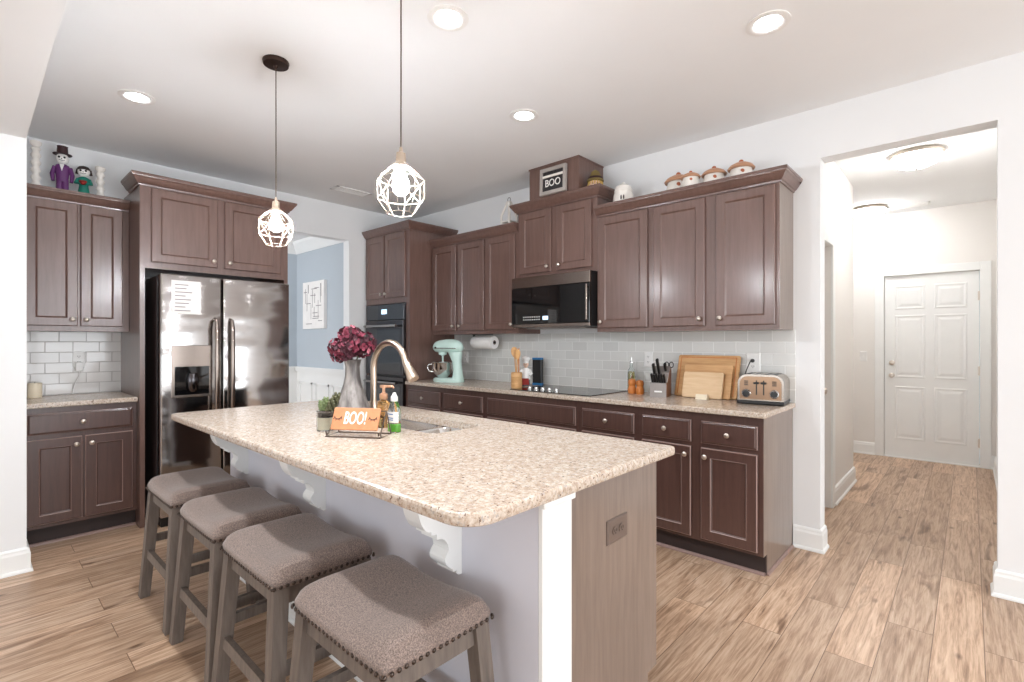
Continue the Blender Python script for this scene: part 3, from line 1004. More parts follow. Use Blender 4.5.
# corbels holding up the overhang
def corbel_poly():
    p = [(0, 0), (-0.170, 0), (-0.170, -0.030)]
    for k in range(1, 9):           # convex nose
        a = PI * 0.5 * k / 8
        p.append((-0.118 - 0.052 * math.cos(a), -0.030 - 0.110 * math.sin(a)))
    p += [(-0.118, -0.150), (-0.098, -0.152), (-0.098, -0.168)]
    for k in range(0, 9):           # concave sweep
        a = PI * 0.5 * k / 8
        p.append((-0.094 + 0.042 * math.sin(a), -0.168 - 0.046 * (1 - math.cos(a))))
    for k in range(0, 9):           # lower bulge
        a = PI * k / 8
        p.append((-0.052 - 0.022 * math.sin(a) + 0.016 * k / 8, -0.214 - 0.062 * k / 8))
    p += [(-0.036, -0.283), (-0.022, -0.283), (-0.022, -0.292), (-0.012, -0.300), (0, -0.300)]
    return p
for xr in (2.010, 2.878, 3.745):
    b = B().prism([(y, z) for y, z in corbel_poly()], xr - 0.075 - PX0, xr - PX0, 'x')
    b.box(xr - 0.083 - PX0, xr + 0.008 - PX0, -0.178, 0, -0.014, 0)
    b.xform(Matrix.Translation((0, 0, BT)))
    obj('corbel', b, M['trim'], t)
o = obj('countertop', slab_bm(IX0, IX1, IY0, IY1, BT, 0.914, [0.05, 0.085, 0.02, 0.02], (SX0, SX1, SY0, SY1, (0.06, 0.06, 0.05, 0.05), 5), 0.009), M['granite'])
tag(o, 'large speckled granite slab with rounded corners on the island', 'countertop')

# sink: two undermounted bowls
t = thing('kitchen_sink', 'double bowl stainless undermount sink in the island', 'sink', (SX0, SY0, BT))
def bowl(x0, x1, y0, y1, dep):
    b = B()
    def L(ins, z):
        return [(x, y, z) for x, y in rrect(x0 + ins, x1 - ins, y0 + ins, y1 - ins, [0.05] * 4, 5)]
    b.rings([L(-0.012, -0.001), L(0, -0.001), L(0.004, -0.01), L(0.010, -dep + 0.03), L(0.03, -dep + 0.004), L(0.05, -dep), L(0.09, -dep)], cap0=False)
    return obj('bowl', b, M['steel'], t, True)
SWW, SDD = SX1 - SX0, SY1 - SY0
bowl(0.0, 0.445, 0.0, SDD, 0.19)
bowl(0.47, SWW, 0.0, SDD, 0.19)
for x in (0.22, 0.6):
    obj('drain', B().lathe([(0.042, -0.189), (0.042, -0.1865), (0.03, -0.1865), (0.026, -0.189)], (x, SDD / 2, 0), 24), M['chrome'], t, True)

# faucet
t = thing('faucet', 'tall champagne gooseneck faucet arching over the sink', 'faucet', (2.405, 1.565, 0.9142), math.radians(4))
obj('base', B().lathe([(0.027, 0), (0.027, 0.006), (0.021, 0.012), (0.019, 0.05), (0.0155, 0.056)], n=24), M['champagne'], t, True)
pts = [(0, 0, 0.05), (0, 0, 0.18), (0, 0, 0.24)]
R = 0.142
for k in range(1, 13):
    a = PI - (PI * 0.90) * k / 12
    pts.append((R + R * math.cos(a), 0, 0.24 + R * math.sin(a)))
obj('neck', B().tube(pts, 0.0175, 16), M['champagne'], t, True)
p1 = Vector(pts[-1])
dr_ = (Vector(pts[-1]) - Vector(pts[-2])).normalized()
dr_ = Vector((dr_.x + 0.22, 0, dr_.z)).normalized()
obj('spray_head', B().tube([p1 - dr_ * 0.005, p1 + dr_ * 0.02, p1 + dr_ * 0.05, p1 + dr_ * 0.11, p1 + dr_ * 0.118], [0.018, 0.021, 0.025, 0.031, 0.029], 18), M['champagne'], t, True)
obj('lever', B().tube([(0, 0.018, 0.035), (0, 0.04, 0.04), (0, 0.095, 0.065)], [0.011, 0.009, 0.006], 12), M['champagne'], t, True)

# ------------------------------------------------------------------ stools
def make_stool(label):
    t = thing('bar_stool', label, 'stool', (0, 0, 0), 0, None)
    w, d = 0.445, 0.335
    # saddle cushion: a grid whose top dips in the middle
    nx, ny = 28, 18
    def top(u, v):
        edge = max(0.0, 1 - (abs(u) ** 8)) ** 0.5 * max(0.0, 1 - (abs(v) ** 6)) ** 0.5
        return 0.576 + (0.022 + 0.036 * abs(u) ** 1.8) * edge
    b = B()
    bm = b.bm
    g = []
    for i in range(nx + 1):
        row = []
        for j in range(ny + 1):
            u, v = -1 + 2 * i / nx, -1 + 2 * j / ny
            u2, v2 = math.copysign(abs(u) ** 0.75, u), math.copysign(abs(v) ** 0.75, v)
            cr = 1 - 0.035 * (abs(u2) ** 6) * (abs(v2) ** 6)
            row.append(bm.verts.new((u2 * w / 2 * 1.02 * cr, v2 * d / 2 * 1.03 * cr, top(u2, v2))))
        g.append(row)
    for i in range(nx):
        for j in range(ny):
            bm.faces.new((g[i][j], g[i + 1][j], g[i + 1][j + 1], g[i][j + 1]))
    rim = [g[i][0] for i in range(nx + 1)] + [g[nx][j] for j in range(1, ny + 1)] + [g[i][ny] for i in range(nx - 1, -1, -1)] + [g[0][j] for j in range(ny - 1, 0, -1)]
    prev = rim
    for dz, s in ((-0.007, 1.012), (-0.018, 1.008), (-0.030, 0.985)):
        ring = [bm.verts.new((v.co.x * s, v.co.y * s, 0.576 + dz)) for v in rim]
        for k in range(len(rim)):
            m = (k + 1) % len(rim)
            bm.faces.new((prev[k], ring[k], ring[m], prev[m]))
        prev = ring
    bm.faces.new(list(prev))
    obj('seat_cushion', b, M['fabric'], t, True)
    nb = B()
    zz = 0.555
    hw, hd = w / 2 * 1.030, d / 2 * 1.040
    n_l, n_s = 22, 17
    for s in (-1, 1):
        for k in range(n_l + 1):
            nb.ball((-hw * 0.97 + 2 * hw * 0.97 * k / n_l, s * hd, zz), 0.0062, (1, 0.6, 1), 8, 5)
        for k in range(n_s + 1):
            nb.ball((s * hw, -hd * 0.97 + 2 * hd * 0.97 * k / n_s, zz), 0.0062, (0.6, 1, 1), 8, 5)
    obj('nailhead_trim', nb, M['nail'], t, True)
    tx, ty = w / 2 - 0.028, d / 2 - 0.026
    fx, fy = w / 2 + 0.012, d / 2 + 0.012
    def leg_at(sx, sy, z):
        k = 1 - z / 0.546
        return sx * (tx + (fx - tx) * k), sy * (ty + (fy - ty) * k)
    for sx in (-1, 1):
        for sy in (-1, 1):
            b = B()
            rings = []
            for z, h in ((0, 0.0195), (0.006, 0.0215), (0.546, 0.0235)):
                x, y = leg_at(sx, sy, z)
                rings.append([(x - h, y - h, z), (x + h, y - h, z), (x + h, y + h, z), (x - h, y + h, z)])
            b.rings(rings)
            obj('leg', b, M['stool_wood'], t)
    def rail(name, axis, s, z0, z1, th):
        b = B()
        rings = []
        for e in (-1, 1):
            ring = []
            for z, o in ((z0, -th), (z0, th), (z1, th), (z1, -th)):
                x, y = leg_at(e if axis == 'x' else s, s if axis == 'x' else e, z)
                if axis == 'x':
                    ring.append((x - e * 0.018, y + o, z))
                else:
                    ring.append((x + o, y - e * 0.018, z))
            rings.append(ring)
        b.rings(rings)
        obj(name, b, M['stool_wood'], t)
    for s in (-1, 1):
        rail('apron', 'x', s, 0.492, 0.546, 0.010)
        rail('apron', 'y', s, 0.492, 0.546, 0.010)
        rail('stretcher', 'x', s, 0.205, 0.245, 0.010)
        rail('stretcher', 'y', s, 0.275, 0.312, 0.010)
    return t
SG = 'saddle stools along the island'
stool = make_stool('grey-brown saddle stool nearest the camera, at the island corner')
stool.location = (3.725, 0.792, 0)
stool['group'] = SG
dup(stool, (3.14, 0.792, 0), 'second saddle stool from the camera, beside the nearest one', group=SG)
dup(stool, (2.605, 0.792, 0), 'third saddle stool from the camera, between its two neighbours', group=SG)
dup(stool, (2.03, 0.792, 0), 'farthest saddle stool, in front of the refrigerator', group=SG)

# ------------------------------------------------------------------ lamps
CANS = [((3.182, 1.457), 'recessed ceiling light at the top centre above the island'),
        ((4.228, 2.464), 'recessed ceiling light at the upper right before the hall'),
        ((1.269, 0.682), 'recessed ceiling light on the far left before the niche'),
        ((2.75, 0.70), 'recessed ceiling light straight above the middle stools'),
        ((4.30, 0.70), 'recessed ceiling light straight above the nearest stool'),
        ((2.799, 2.413), 'recessed ceiling light in front of the microwave cabinet')]
CG = 'recessed lights in the kitchen ceiling'
can = None
def can_beam(parent, watts):
    d = bpy.data.lights.new('downlight_beam', 'SPOT')
    d.energy = watts
    d.color = (0.93, 0.97, 1.0)
    d.spot_size = math.radians(118)
    d.spot_blend = 0.7
    d.shadow_soft_size = 0.06
    o = bpy.data.objects.new('downlight_beam', d)
    COL.objects.link(o)
    o.parent = parent
    o.location = (0, 0, -0.012)
for (x, y), lab in CANS:
    fix = None
    if can is None:
        can = thing('recessed_light', lab, 'light', (x, y, CH), 0, CG)
        obj('trim_ring', B().lathe([(0.092, 0), (0.092, -0.004), (0.074, -0.008), (0.060, -0.004), (0.056, -0.0005)], n=40), M['white'], can, True)
        obj('lens', B().lathe([(0.056, -0.0005), (0.054, -0.003), (0.0, -0.004)], n=32), M['can_light'], can, True)
        fix = can
    else:
        fix = dup(can, (x, y, CH), lab, group=CG)
    fix['watts'] = 95 if y < 0.72 and x > 2 else 14
for o in [o for o in bpy.data.objects if 'watts' in o]:
    can_beam(o, o['watts'])
    del o['watts']

def cage_bm():
    b = B()
    n = 8
    def ring(r, z, off=0.0):
        return [Vector((r * math.cos(2 * PI * (k + off) / n), r * math.sin(2 * PI * (k + off) / n), z)) for k in range(n)]
    r0, r1, r2, r3 = ring(0.030, 0.0), ring(0.086, -0.052), ring(0.086, -0.120), ring(0.048, -0.176)
    rad = 0.0011
    for R_ in (r1, r2, r3):
        for k in range(n):
            b.tube([R_[k], R_[(k + 1) % n]], rad, 6)
    for k in range(n):
        b.tube([r0[k], r1[k]], rad, 6)
        b.tube([r1[k], r2[k]], rad, 6)
        b.tube([r2[k], r3[k]], rad, 6)
        if k % 2 == 0:
            b.tube([r1[k], r2[(k + 1) % n]], rad * 0.8, 6)
            b.tube([r1[(k + 1) % n], r2[k]], rad * 0.8, 6)
    return b
def pendant(x, y, zt, label):
    t = thing('pendant_light', label, 'lamp', (x, y, CH), 0, 'caged pendants over the island')
    obj('canopy', B().lathe([(0.062, 0), (0.064, -0.006), (0.060, -0.022), (0.012, -0.026), (0.010, -0.034), (0.004, -0.040)], n=32), M['bronze'], t, True)
    L = CH - zt
    obj('cord', B().tube([(0, 0, -0.036), (0.001, 0, -L * 0.5), (0, 0, -L + 0.002)], 0.0028, 8), M['wire'], t, True)
    obj('socket', B().lathe([(0.005, 0.0), (0.008, -0.018), (0.017, -0.022), (0.019, -0.050), (0.017, -0.054), (0.030, -0.066), (0.033, -0.074), (0.014, -0.076)], (0, 0, -L), 24), M['cage'], t, True)
    obj('cage', cage_bm().xform(Matrix.Translation((0, 0, -L - 0.068))), M['cage'], t, True)
    obj('bulb', B().lathe([(0.013, -0.074), (0.014, -0.092), (0.022, -0.110), (0.029, -0.128), (0.031, -0.146), (0.026, -0.164), (0.014, -0.175), (0, -0.178)], (0, 0, -L), 24), M['bulb'], t, True)
pendant(2.262, 1.08, 2.045, 'caged pendant light on the left with its whole canopy in view')
pendant(3.362, 1.08, 2.015, 'caged pendant light nearer the camera, hanging over the sink')

HG = 'frosted dome lights in the hall'
t = thing('ceiling_dome_light', 'frosted dome ceiling light just inside the hall opening', 'light', (4.600, 4.93, CH), 0, HG)
obj('rim', B().lathe([(0.165, 0), (0.170, -0.012), (0.165, -0.030), (0.150, -0.034)], n=40), M['nickel'], t, True)
obj('dome', B().lathe([(0.156, -0.030), (0.150, -0.055), (0.128, -0.082), (0.085, -0.102), (0.03, -0.110), (0, -0.111)], n=40), M['dome_light'], t, True)
obj('finial', B().lathe([(0.012, -0.109), (0.013, -0.116), (0.008, -0.126), (0, -0.128)], n=16), M['nickel'], t, True)
dup(t, (4.090, 6.60, CH), 'frosted dome ceiling light at the far end of the hall', group=HG)

def vent(name, x, y, wx, wy, label):
    t = thing(name, label, 'vent', (x, y, CH))
    b = B().box(-wx / 2, wx / 2, -wy / 2, -wy / 2 + 0.02, -0.008, 0).box(-wx / 2, wx / 2, wy / 2 - 0.02, wy / 2, -0.008, 0).box(-wx / 2, -wx / 2 + 0.02, -wy / 2, wy / 2, -0.008, 0).box(wx / 2 - 0.02, wx / 2, -wy / 2, wy / 2, -0.008, 0)
    obj('frame', b, M['white'], t)
    obj('backing', B().box(-wx / 2 + 0.02, wx / 2 - 0.02, -wy / 2 + 0.02, wy / 2 - 0.02, -0.001, 0), M['grey_block'], t)
    s = B()
    for k in range(5):
        xx = -wx / 2 + 0.03 + k * (wx - 0.06) / 4
        if wx < wy:
            s.box(xx - 0.008, xx + 0.004, -wy / 2 + 0.02, wy / 2 - 0.02, -0.006, -0.002)
        else:
            yy = -wy / 2 + 0.03 + k * (wy - 0.06) / 4
            s.box(-wx / 2 + 0.02, wx / 2 - 0.02, yy - 0.008, yy + 0.004, -0.006, -0.002)
    obj('louvre', s, M['white'], t)
vent('ceiling_vent', 0.52, 2.50, 0.15, 0.36, 'white slotted ceiling vent near the far left wall of the kitchen')
vent('ceiling_vent', 4.42, 6.78, 0.36, 0.15, 'white slotted ceiling vent at the end of the hall')

# ------------------------------------------------------------------ outlets, switches
def outlet(label, loc, rz, mat, sockets=2, name='wall_outlet', cat='outlet', horizontal=False, s=1.0):
    t = thing(name, label, cat, loc, rz)
    b = B()
    w, h = (0.058, 0.036) if horizontal else (0.036, 0.058)
    w, h = w * s, h * s
    b.rings([[(-w, 0, -h), (w, 0, -h), (w, 0, h), (-w, 0, h)], [(-w, -0.003, -h), (w, -0.003, -h), (w, -0.003, h), (-w, -0.003, h)], [(-w + .005, -0.006, -h + .005), (w - .005, -0.006, -h + .005), (w - .005, -0.006, h - .005), (-w + .005, -0.006, h - .005)]])
    obj('cover_plate', b, mat, t)
    if cat == 'switch':
        obj('rocker', B().box(-0.006, 0.006, -0.014, -0.005, -0.012, 0.012, 0.002), mat, t)
        return t
    for sg in (-1, 1):
        u = (sg * 0.020, 0) if horizontal else (0, sg * 0.020)
        f = obj('socket', B().prism([(u[0] + 0.0165 * math.cos(a * PI / 8), u[1] + 0.0145 * math.sin(a * PI / 8)) for a in range(16)], -0.0085, -0.0055, 'y'), mat, t)
        sl = B()
        for k in (-1, 1):
            sl.box(u[0] + k * 0.006 - 0.0012, u[0] + k * 0.006 + 0.0012, -0.0092, -0.008, u[1] - 0.002, u[1] + 0.007)
        sl.cyl((u[0], -0.0092, u[1] - 0.007), (u[0], -0.008, u[1] - 0.007), 0.0022, n=8)
        obj('slot', sl, M['black'], f)
    return t
TF = YW - 0.008
outlet('white outlet on the tile beside the mint stand mixer', (0.985, TF, 1.14), 0, M['white'])
outlet('white outlet on the tile behind the knife block', (3.075, TF, 1.165), 0, M['white'])
outlet('white outlet on the tile above the toaster with a plug in it', (3.835, TF, 1.155), 0, M['white'], s=1.25)
outlet('white outlet in the left niche holding a plugged-in adapter', (0.008, 0.565, 1.17), PI / 2, M['white'])
outlet('brown outlet plate on the end panel of the island', (PX1, 1.435, 0.69), PI / 2, M['end_plate'], horizontal=True, s=1.08)
outlet('white light switch on the hall wall left of the door', (3.985, HY, 1.135), 0, M['white'], name='light_switch', cat='switch')
t = thing('power_plug', 'black plug with cord in the outlet above the toaster', 'plug', (3.835, TF - 0.009, 1.175))
obj('plug_body', B().lathe([(0.012, 0), (0.013, 0.012), (0.008, 0.028), (0.004, 0.034)], n=12, rot=ROT_F), M['black'], t, True)
obj('cord', B().tube([(0, -0.033, 0), (-0.006, -0.045, -0.012), (-0.03, -0.03, -0.06), (-0.052, -0.022, -0.12), (-0.055, -0.018, -0.2), (-0.055, -0.018, -0.256)], 0.0032, 8), M['black'], t, True)
t = thing('adapter', 'white plug-in adapter with thin cord in the left niche', 'adapter', (0.0145, 0.565, 1.12))
obj('adapter_body', B().box(0.002, 0.035, -0.022, 0.022, -0.035, 0.03, 0.005, 2), M['white'], t)
obj('cord', B().tube([(0.02, 0, -0.034), (0.022, 0.0, -0.07), (0.02, -0.02, -0.12), (0.03, -0.035, -0.17), (0.05, -0.04, -0.202)], 0.0022, 8), M['white'], t, True)
t = thing('wall_hook', 'tiny dark hook on the wall right of the end cabinet', 'hook', (4.118, YW, 2.305))
obj('hook', B().tube([(0, 0, 0.012), (0, -0.012, 0.006), (0, -0.02, -0.008), (0, -0.03, -0.004)], 0.004, 8), M['bronze'], t, True)

# ------------------------------------------------------------------ on the cooktop-wall counter
CT = 0.9142
# stand mixer, head pointing to -x in its own frame
t = thing('stand_mixer', 'mint green stand mixer with steel bowl in the far counter corner', 'mixer', (1.175, 3.170, CT), math.radians(10))
b = B()
def oval(cx, rx, ry, z, n=28, cy=0.0):
    return [(cx + rx * math.cos(2 * PI * k / n), cy + ry * math.sin(2 * PI * k / n), z) for k in range(n)]
b.rings([oval(-0.01, 0.178, 0.102, 0), oval(-0.01, 0.180, 0.105, 0.012), oval(-0.01, 0.176, 0.100, 0.026), oval(-0.01, 0.160, 0.088, 0.034)])
obj('base', b, M['mint'], t, True)
b = B()
b.rings([oval(0.105, 0.062, 0.062, 0.025), oval(0.108, 0.050, 0.054, 0.06), oval(0.104, 0.042, 0.047, 0.12), oval(0.094, 0.045, 0.048, 0.18), oval(0.080, 0.068, 0.054, 0.235), oval(0.07, 0.082, 0.056, 0.265)])
obj('column', b, M['mint'], t, True)
b = B()
hp = [(-0.192, 0.012, 0.305), (-0.186, 0.034, 0.305), (-0.165, 0.050, 0.307), (-0.12, 0.058, 0.311), (-0.04, 0.062, 0.316), (0.05, 0.063, 0.316), (0.11, 0.056, 0.311), (0.145, 0.040, 0.306), (0.158, 0.014, 0.304)]
b.rings([[(x, r * 0.98 * math.cos(2 * PI * k / 24), z + r * 0.95 * math.sin(2 * PI * k / 24)) for k in range(24)] for x, r, z in hp])
hd = obj('head', b, M['mint'], t, True)
obj('trim_band', B().box(-0.15, 0.135, -0.0645, -0.0585, 0.293, 0.299, 0.001).box(-0.15, 0.135, 0.0585, 0.0645, 0.293, 0.299, 0.001), M['chrome'], hd)
obj('attachment_hub', B().lathe([(0.020, 0), (0.022, 0.008), (0.016, 0.012), (0, 0.013)], (0, 0, 0), 18).xform(Matrix.Translation((-0.190, 0, 0.305)) @ Matrix.Rotation(-PI / 2, 4, 'Y')), M['chrome'], hd, True)
obj('speed_knob', B().lathe([(0.008, 0), (0.010, 0.012), (0, 0.013)], (-0.13, -0.05, 0.30), 12, ROT_F), M['black'], hd, True)
obj('planetary', B().lathe([(0.042, 0.262), (0.040, 0.238), (0.020, 0.232), (0.010, 0.225), (0.008, 0.18), (0.0, 0.178)], (-0.085, 0, 0), 20), M['mint'], t, True)
obj('beater', B().tube([(-0.085, 0, 0.18), (-0.13, 0, 0.14), (-0.125, 0, 0.085), (-0.085, 0, 0.06), (-0.045, 0, 0.085), (-0.04, 0, 0.14), (-0.085, 0, 0.18)], 0.005, 8), M['white'], t, True)
bw = obj('bowl', B().lathe([(0.045, 0.034), (0.05, 0.040), (0.085, 0.070), (0.104, 0.115), (0.108, 0.165), (0.112, 0.170), (0.108, 0.171), (0.102, 0.16), (0.098, 0.115), (0.08, 0.075), (0.045, 0.046), (0, 0.045)], (-0.085, 0, 0), 28), M['chrome'], t, True)
obj('handle', B().tube([(-0.185, -0.03, 0.152), (-0.225, -0.05, 0.150), (-0.238, -0.055, 0.12), (-0.222, -0.05, 0.09), (-0.178, -0.03, 0.085)], 0.007, 10), M['chrome'], bw, True)

t.scale = (0.98, 1.0, 1.10)
# paper towel under the wall cabinet
t = thing('paper_towel_holder', 'black under-cabinet bracket holding the paper towel roll', 'holder', (1.405, 3.42, 1.375))
obj('mounting_plate', B().box(-0.15, 0.10, -0.02, 0.02, -0.006, 0), M['black'], t)
obj('arm', B().box(-0.150, -0.143, -0.012, 0.012, -0.092, -0.004), M['black'], t)
obj('rod', B().cyl((-0.146, 0, -0.08), (0.148, 0, -0.08), 0.009, n=12), M['black'], t, True)
rp = Matrix.Rotation(PI / 2, 3, 'Y')
t = thing('paper_towel_roll', 'white paper towel roll hanging under the wall cabinet', 'paper towel', (1.405, 3.42, 1.295))
obj('paper', B().lathe([(0.0205, -0.138), (0.060, -0.138), (0.062, -0.134), (0.062, 0.134), (0.060, 0.138), (0.0205, 0.138), (0.0205, -0.138)], n=32, rot=rp, caps=False), M['paper'], t, True)
obj('core', B().lathe([(0.0203, -0.139), (0.0203, 0.139), (0.0165, 0.139), (0.0165, -0.139), (0.0203, -0.139)], n=24, rot=rp, caps=False), M['block_side'], t, True)

# utensil crock, spoons, chef figurine, book
t = thing('utensil_crock', 'round wooden utensil holder left of the chef figurine', 'crock', (2.085, 3.135, CT))
obj('pot', B().lathe([(0.044, 0), (0.047, 0.004), (0.047, 0.035), (0.049, 0.037), (0.047, 0.039), (0.047, 0.09), (0.049, 0.093), (0.047, 0.096), (0.047, 0.128), (0.042, 0.13), (0.041, 0.02), (0, 0.018)], n=28), M['board'], t, True)
def spoon(label, dx, dy, ang, tilt, wide, L, mat):
    t = thing('wooden_spoon', label, 'spoon', (2.085 + dx, 3.135 + dy, CT + 0.021), ang, 'wooden spoons in the crock')
    rot = Matrix.Rotation(tilt, 4, 'Y')
    obj('handle', B().tube([(0, 0, 0), (0, 0, L * 0.6), (0, 0, L - 0.05)], [0.006, 0.005, 0.006], 10).xform(rot), mat, t, True)
    b = B()
    b.rings([[(wide * s * math.cos(2 * PI * k / 20), 0.005 * math.sin(2 * PI * k / 20) - 0.004 * (1 - s), L - 0.055 + z) for k in range(20)] for z, s in ((0, 0.25), (0.012, 0.6), (0.03, 0.92), (0.05, 1.0), (0.07, 0.9), (0.083, 0.6), (0.088, 0.2))])
    obj('bowl', b.xform(rot), mat, t, True)
spoon('broad amber wooden spoon at the left of the crock', -0.010, 0.012, 0.5, -0.07, 0.030, 0.290, M['board'])
spoon('pale wooden spoon leaning across the front of the crock', 0.006, -0.016, 0.4, 0.06, 0.025, 0.270, M['spoon'])
spoon('brown wooden spoon at the back of the crock', 0.012, 0.016, 2.4, 0.06, 0.026, 0.280, M['orange_wood'])

t = thing('chef_figurine', 'small chef figurine in white hat and jacket beside the crock', 'figurine', (2.085, 3.255, CT), math.radians(35))
b = B()
b.rings([oval(0, 0.030, 0.026, 0, 20), oval(0, 0.032, 0.028, 0.02, 20), oval(0, 0.030, 0.026, 0.07, 20), oval(0, 0.034, 0.030, 0.095, 20), oval(0, 0.036, 0.032, 0.12, 20), oval(0, 0.030, 0.025, 0.15, 20), oval(0, 0.012, 0.012, 0.163, 20), oval(0, 0.013, 0.013, 0.17, 20), oval(0, 0.022, 0.022, 0.182, 20), oval(0, 0.024, 0.024, 0.197, 20), oval(0, 0.018, 0.018, 0.213, 20)])
body = obj('body', b, M['skin'], t, True)
obj('trousers', B().rings([oval(0, 0.033, 0.029, 0.004, 20), oval(0, 0.0345, 0.0305, 0.02, 20), oval(0, 0.033, 0.029, 0.072, 20)], False, False), M['denim'], body, True)
obj('jacket', B().rings([oval(0, 0.040, 0.036, 0.064, 20), oval(0, 0.037, 0.033, 0.095, 20), oval(0, 0.039, 0.035, 0.12, 20), oval(0, 0.032, 0.027, 0.151, 20), oval(0, 0.015, 0.015, 0.164, 20)], False, False).tube([(0.03, 0, 0.145), (0.05, -0.02, 0.115), (0.035, -0.045, 0.10)], [0.012, 0.011, 0.009], 10).tube([(-0.03, 0, 0.145), (-0.052, -0.02, 0.12), (-0.05, -0.05, 0.13)], [0.012, 0.011, 0.009], 10), M['white'], body, True)
obj('apron', B().prism([(-0.032, 0.02), (0.032, 0.02), (0.028, 0.075), (-0.028, 0.075)], -0.042, -0.036, 'y'), M['red'], body)
obj('hat', B().lathe([(0.0235, 0.203), (0.0235, 0.222), (0.034, 0.232), (0.037, 0.246), (0.028, 0.258), (0, 0.262)], n=18), M['white'], body, True)
obj('face', B().ball((-0.008, -0.021, 0.199), 0.0028).ball((0.008, -0.021, 0.199), 0.0028).tube([(-0.011, -0.022, 0.189), (0, -0.0255, 0.191), (0.011, -0.022, 0.189)], 0.0022, 6), M['hair'], body, True)
obj('nose', B().ball((0, -0.025, 0.195), 0.004), M['skin'], body, True)

t = thing('tablet_box', 'upright black box with bright blue edges behind the chef figurine', 'box', (2.052, 3.455, CT), math.radians(8))
obj('box_body', B().box(-0.046, 0.046, -0.02, 0.02, 0.018, 0.232, 0.003), M['black'], t)
obj('blue_band', B().box(-0.047, 0.047, -0.021, 0.021, 0, 0.02, 0.002).box(-0.047, 0.047, -0.021, 0.021, 0.226, 0.245, 0.002), M['bookblue'], t)

# oil bottle, shaker pair
t = thing('oil_bottle', 'clear glass oil bottle with pourer left of the knife block', 'bottle', (2.985, 3.455, CT))
obj('bottle_glass', B().lathe([(0.028, 0), (0.030, 0.004), (0.030, 0.15), (0.026, 0.17), (0.013, 0.19), (0.012, 0.215), (0.014, 0.222), (0.010, 0.223), (0.009, 0.19), (0.025, 0.165), (0.027, 0.15), (0.027, 0.006), (0, 0.005)], n=24), M['glass'], t, True)
obj('oil', B().lathe([(0.0262, 0.007), (0.0262, 0.148), (0.022, 0.160), (0, 0.161)], n=24), M['oil'], t, True)
obj('pourer', B().lathe([(0.014, 0.222), (0.013, 0.236), (0.006, 0.242), (0.004, 0.27), (0, 0.271)], n=14), M['steel'], t, True)
obj('herb_sprig', B().tube([(0.004, 0, 0.01), (-0.005, 0.004, 0.07), (0.006, -0.003, 0.13)], 0.004, 6), M['rust'], t, True)
SHK = [(0.028, 0), (0.030, 0.006), (0.032, 0.03), (0.026, 0.052), (0.0245, 0.06), (0.028, 0.068), (0.031, 0.085), (0.024, 0.104), (0.008, 0.110), (0, 0.111)]
for (x, y), lab, s in (((3.035, 3.375), 'orange turned wooden shaker on the left, before the oil bottle', 1.0), ((3.105, 3.365), 'orange turned wooden shaker on the right, next to the knife block', 0.95)):
    t = thing('wooden_shaker', lab, 'shaker', (x, y, CT), 0, 'orange wooden shakers')
    obj('shaker_body', B().lathe([(r * s, z * s) for r, z in SHK[:5]] + [(0, 0.06 * s)], n=24), M['orange_wood'], t, True)
    obj('shaker_top', B().lathe([(0, 0.0605 * s)] + [(r * s, z * s) for r, z in SHK[4:]], n=24), M['orange_wood'], t, True)

# knife block
t = thing('knife_block', 'grey and brown slanted knife block on the counter', 'knife block', (3.285, 3.335, CT), math.radians(14))
b = B().prism([(-0.085, 0), (0.085, 0), (0.085, 0.175), (0.062, 0.21), (0.0, 0.165), (-0.045, 0.105), (-0.085, 0.098)], -0.055, 0.055, 'x')
obj('block', b, M['block_side'], t)
obj('front_face', B().box(-0.056, 0.056, -0.090, -0.085, 0.0, 0.098).prism([(-0.087, 0.097), (-0.046, 0.104), (0.0, 0.165), (0.062, 0.21), (0.062, 0.212), (-0.002, 0.168), (-0.048, 0.109), (-0.089, 0.101)], -0.056, 0.056, 'x'), M['grey_block'], t)
obj('nameplate', B().box(-0.026, 0.026, -0.0912, -0.0895, 0.035, 0.046), M['white'], t)
KR = Matrix.Rotation(math.radians(36), 4, 'X')
def knife(dx, dy, z, L, label, group, s=1.0):
    base = Vector((3.285, 3.335, CT)) + Matrix.Rotation(math.radians(14), 3, 'Z') @ Vector((dx, dy, z))
    t = thing('knife', label, 'knife', base, math.radians(14), group)
    hb = B()
    hb.rings([[(x, y, zz) for x, y in rrect(-0.006 * s, 0.006 * s, -0.010 * s, 0.010 * s, [0.004 * s] * 4, 3)] for zz in (0.006, L * 0.5, L)])
    obj('handle', hb.xform(KR), M['black'], t, True)
    obj('bolster', B().box(-0.005 * s, 0.005 * s, -0.009 * s, 0.009 * s, -0.03, 0.007, 0.001).xform(KR), M['steel'], t)
for i in range(6):
    knife(-0.042 + i * 0.0168, -0.066, 0.100, 0.075, 'steak knife in the lower front row of the knife block', 'steak knives in the block', 1.1)
for dx, dy, z, L, lab in ((-0.036, -0.018, 0.142, 0.105, 'long black-handled knife at the upper left of the block'), (-0.010, -0.005, 0.160, 0.125, 'tallest black-handled knife at the middle top of the block'), (0.030, 0.02, 0.182, 0.06, 'short black-handled knife at the upper right of the block')):
    knife(dx, dy, z, L, lab, None, 1.5)
base_ = Vector((3.285, 3.335, CT)) + Matrix.Rotation(math.radians(14), 3, 'Z') @ Vector((0.042, 0.072, 0.183))
t = thing('kitchen_shears', 'kitchen shears with looped handles at the back of the block', 'scissors', base_, math.radians(14))
obj('blades', B().box(-0.008, 0.008, -0.002, 0.002, -0.03, 0.02), M['steel'], t)
for s in (-1, 1):
    obj('handle_loop', B().tube([(s * 0.016 + 0.014 * math.cos(a * PI / 6), 0, 0.038 + 0.02 * math.sin(a * PI / 6)) for a in range(12)], 0.0035, 8, True), M['black'], t, True)

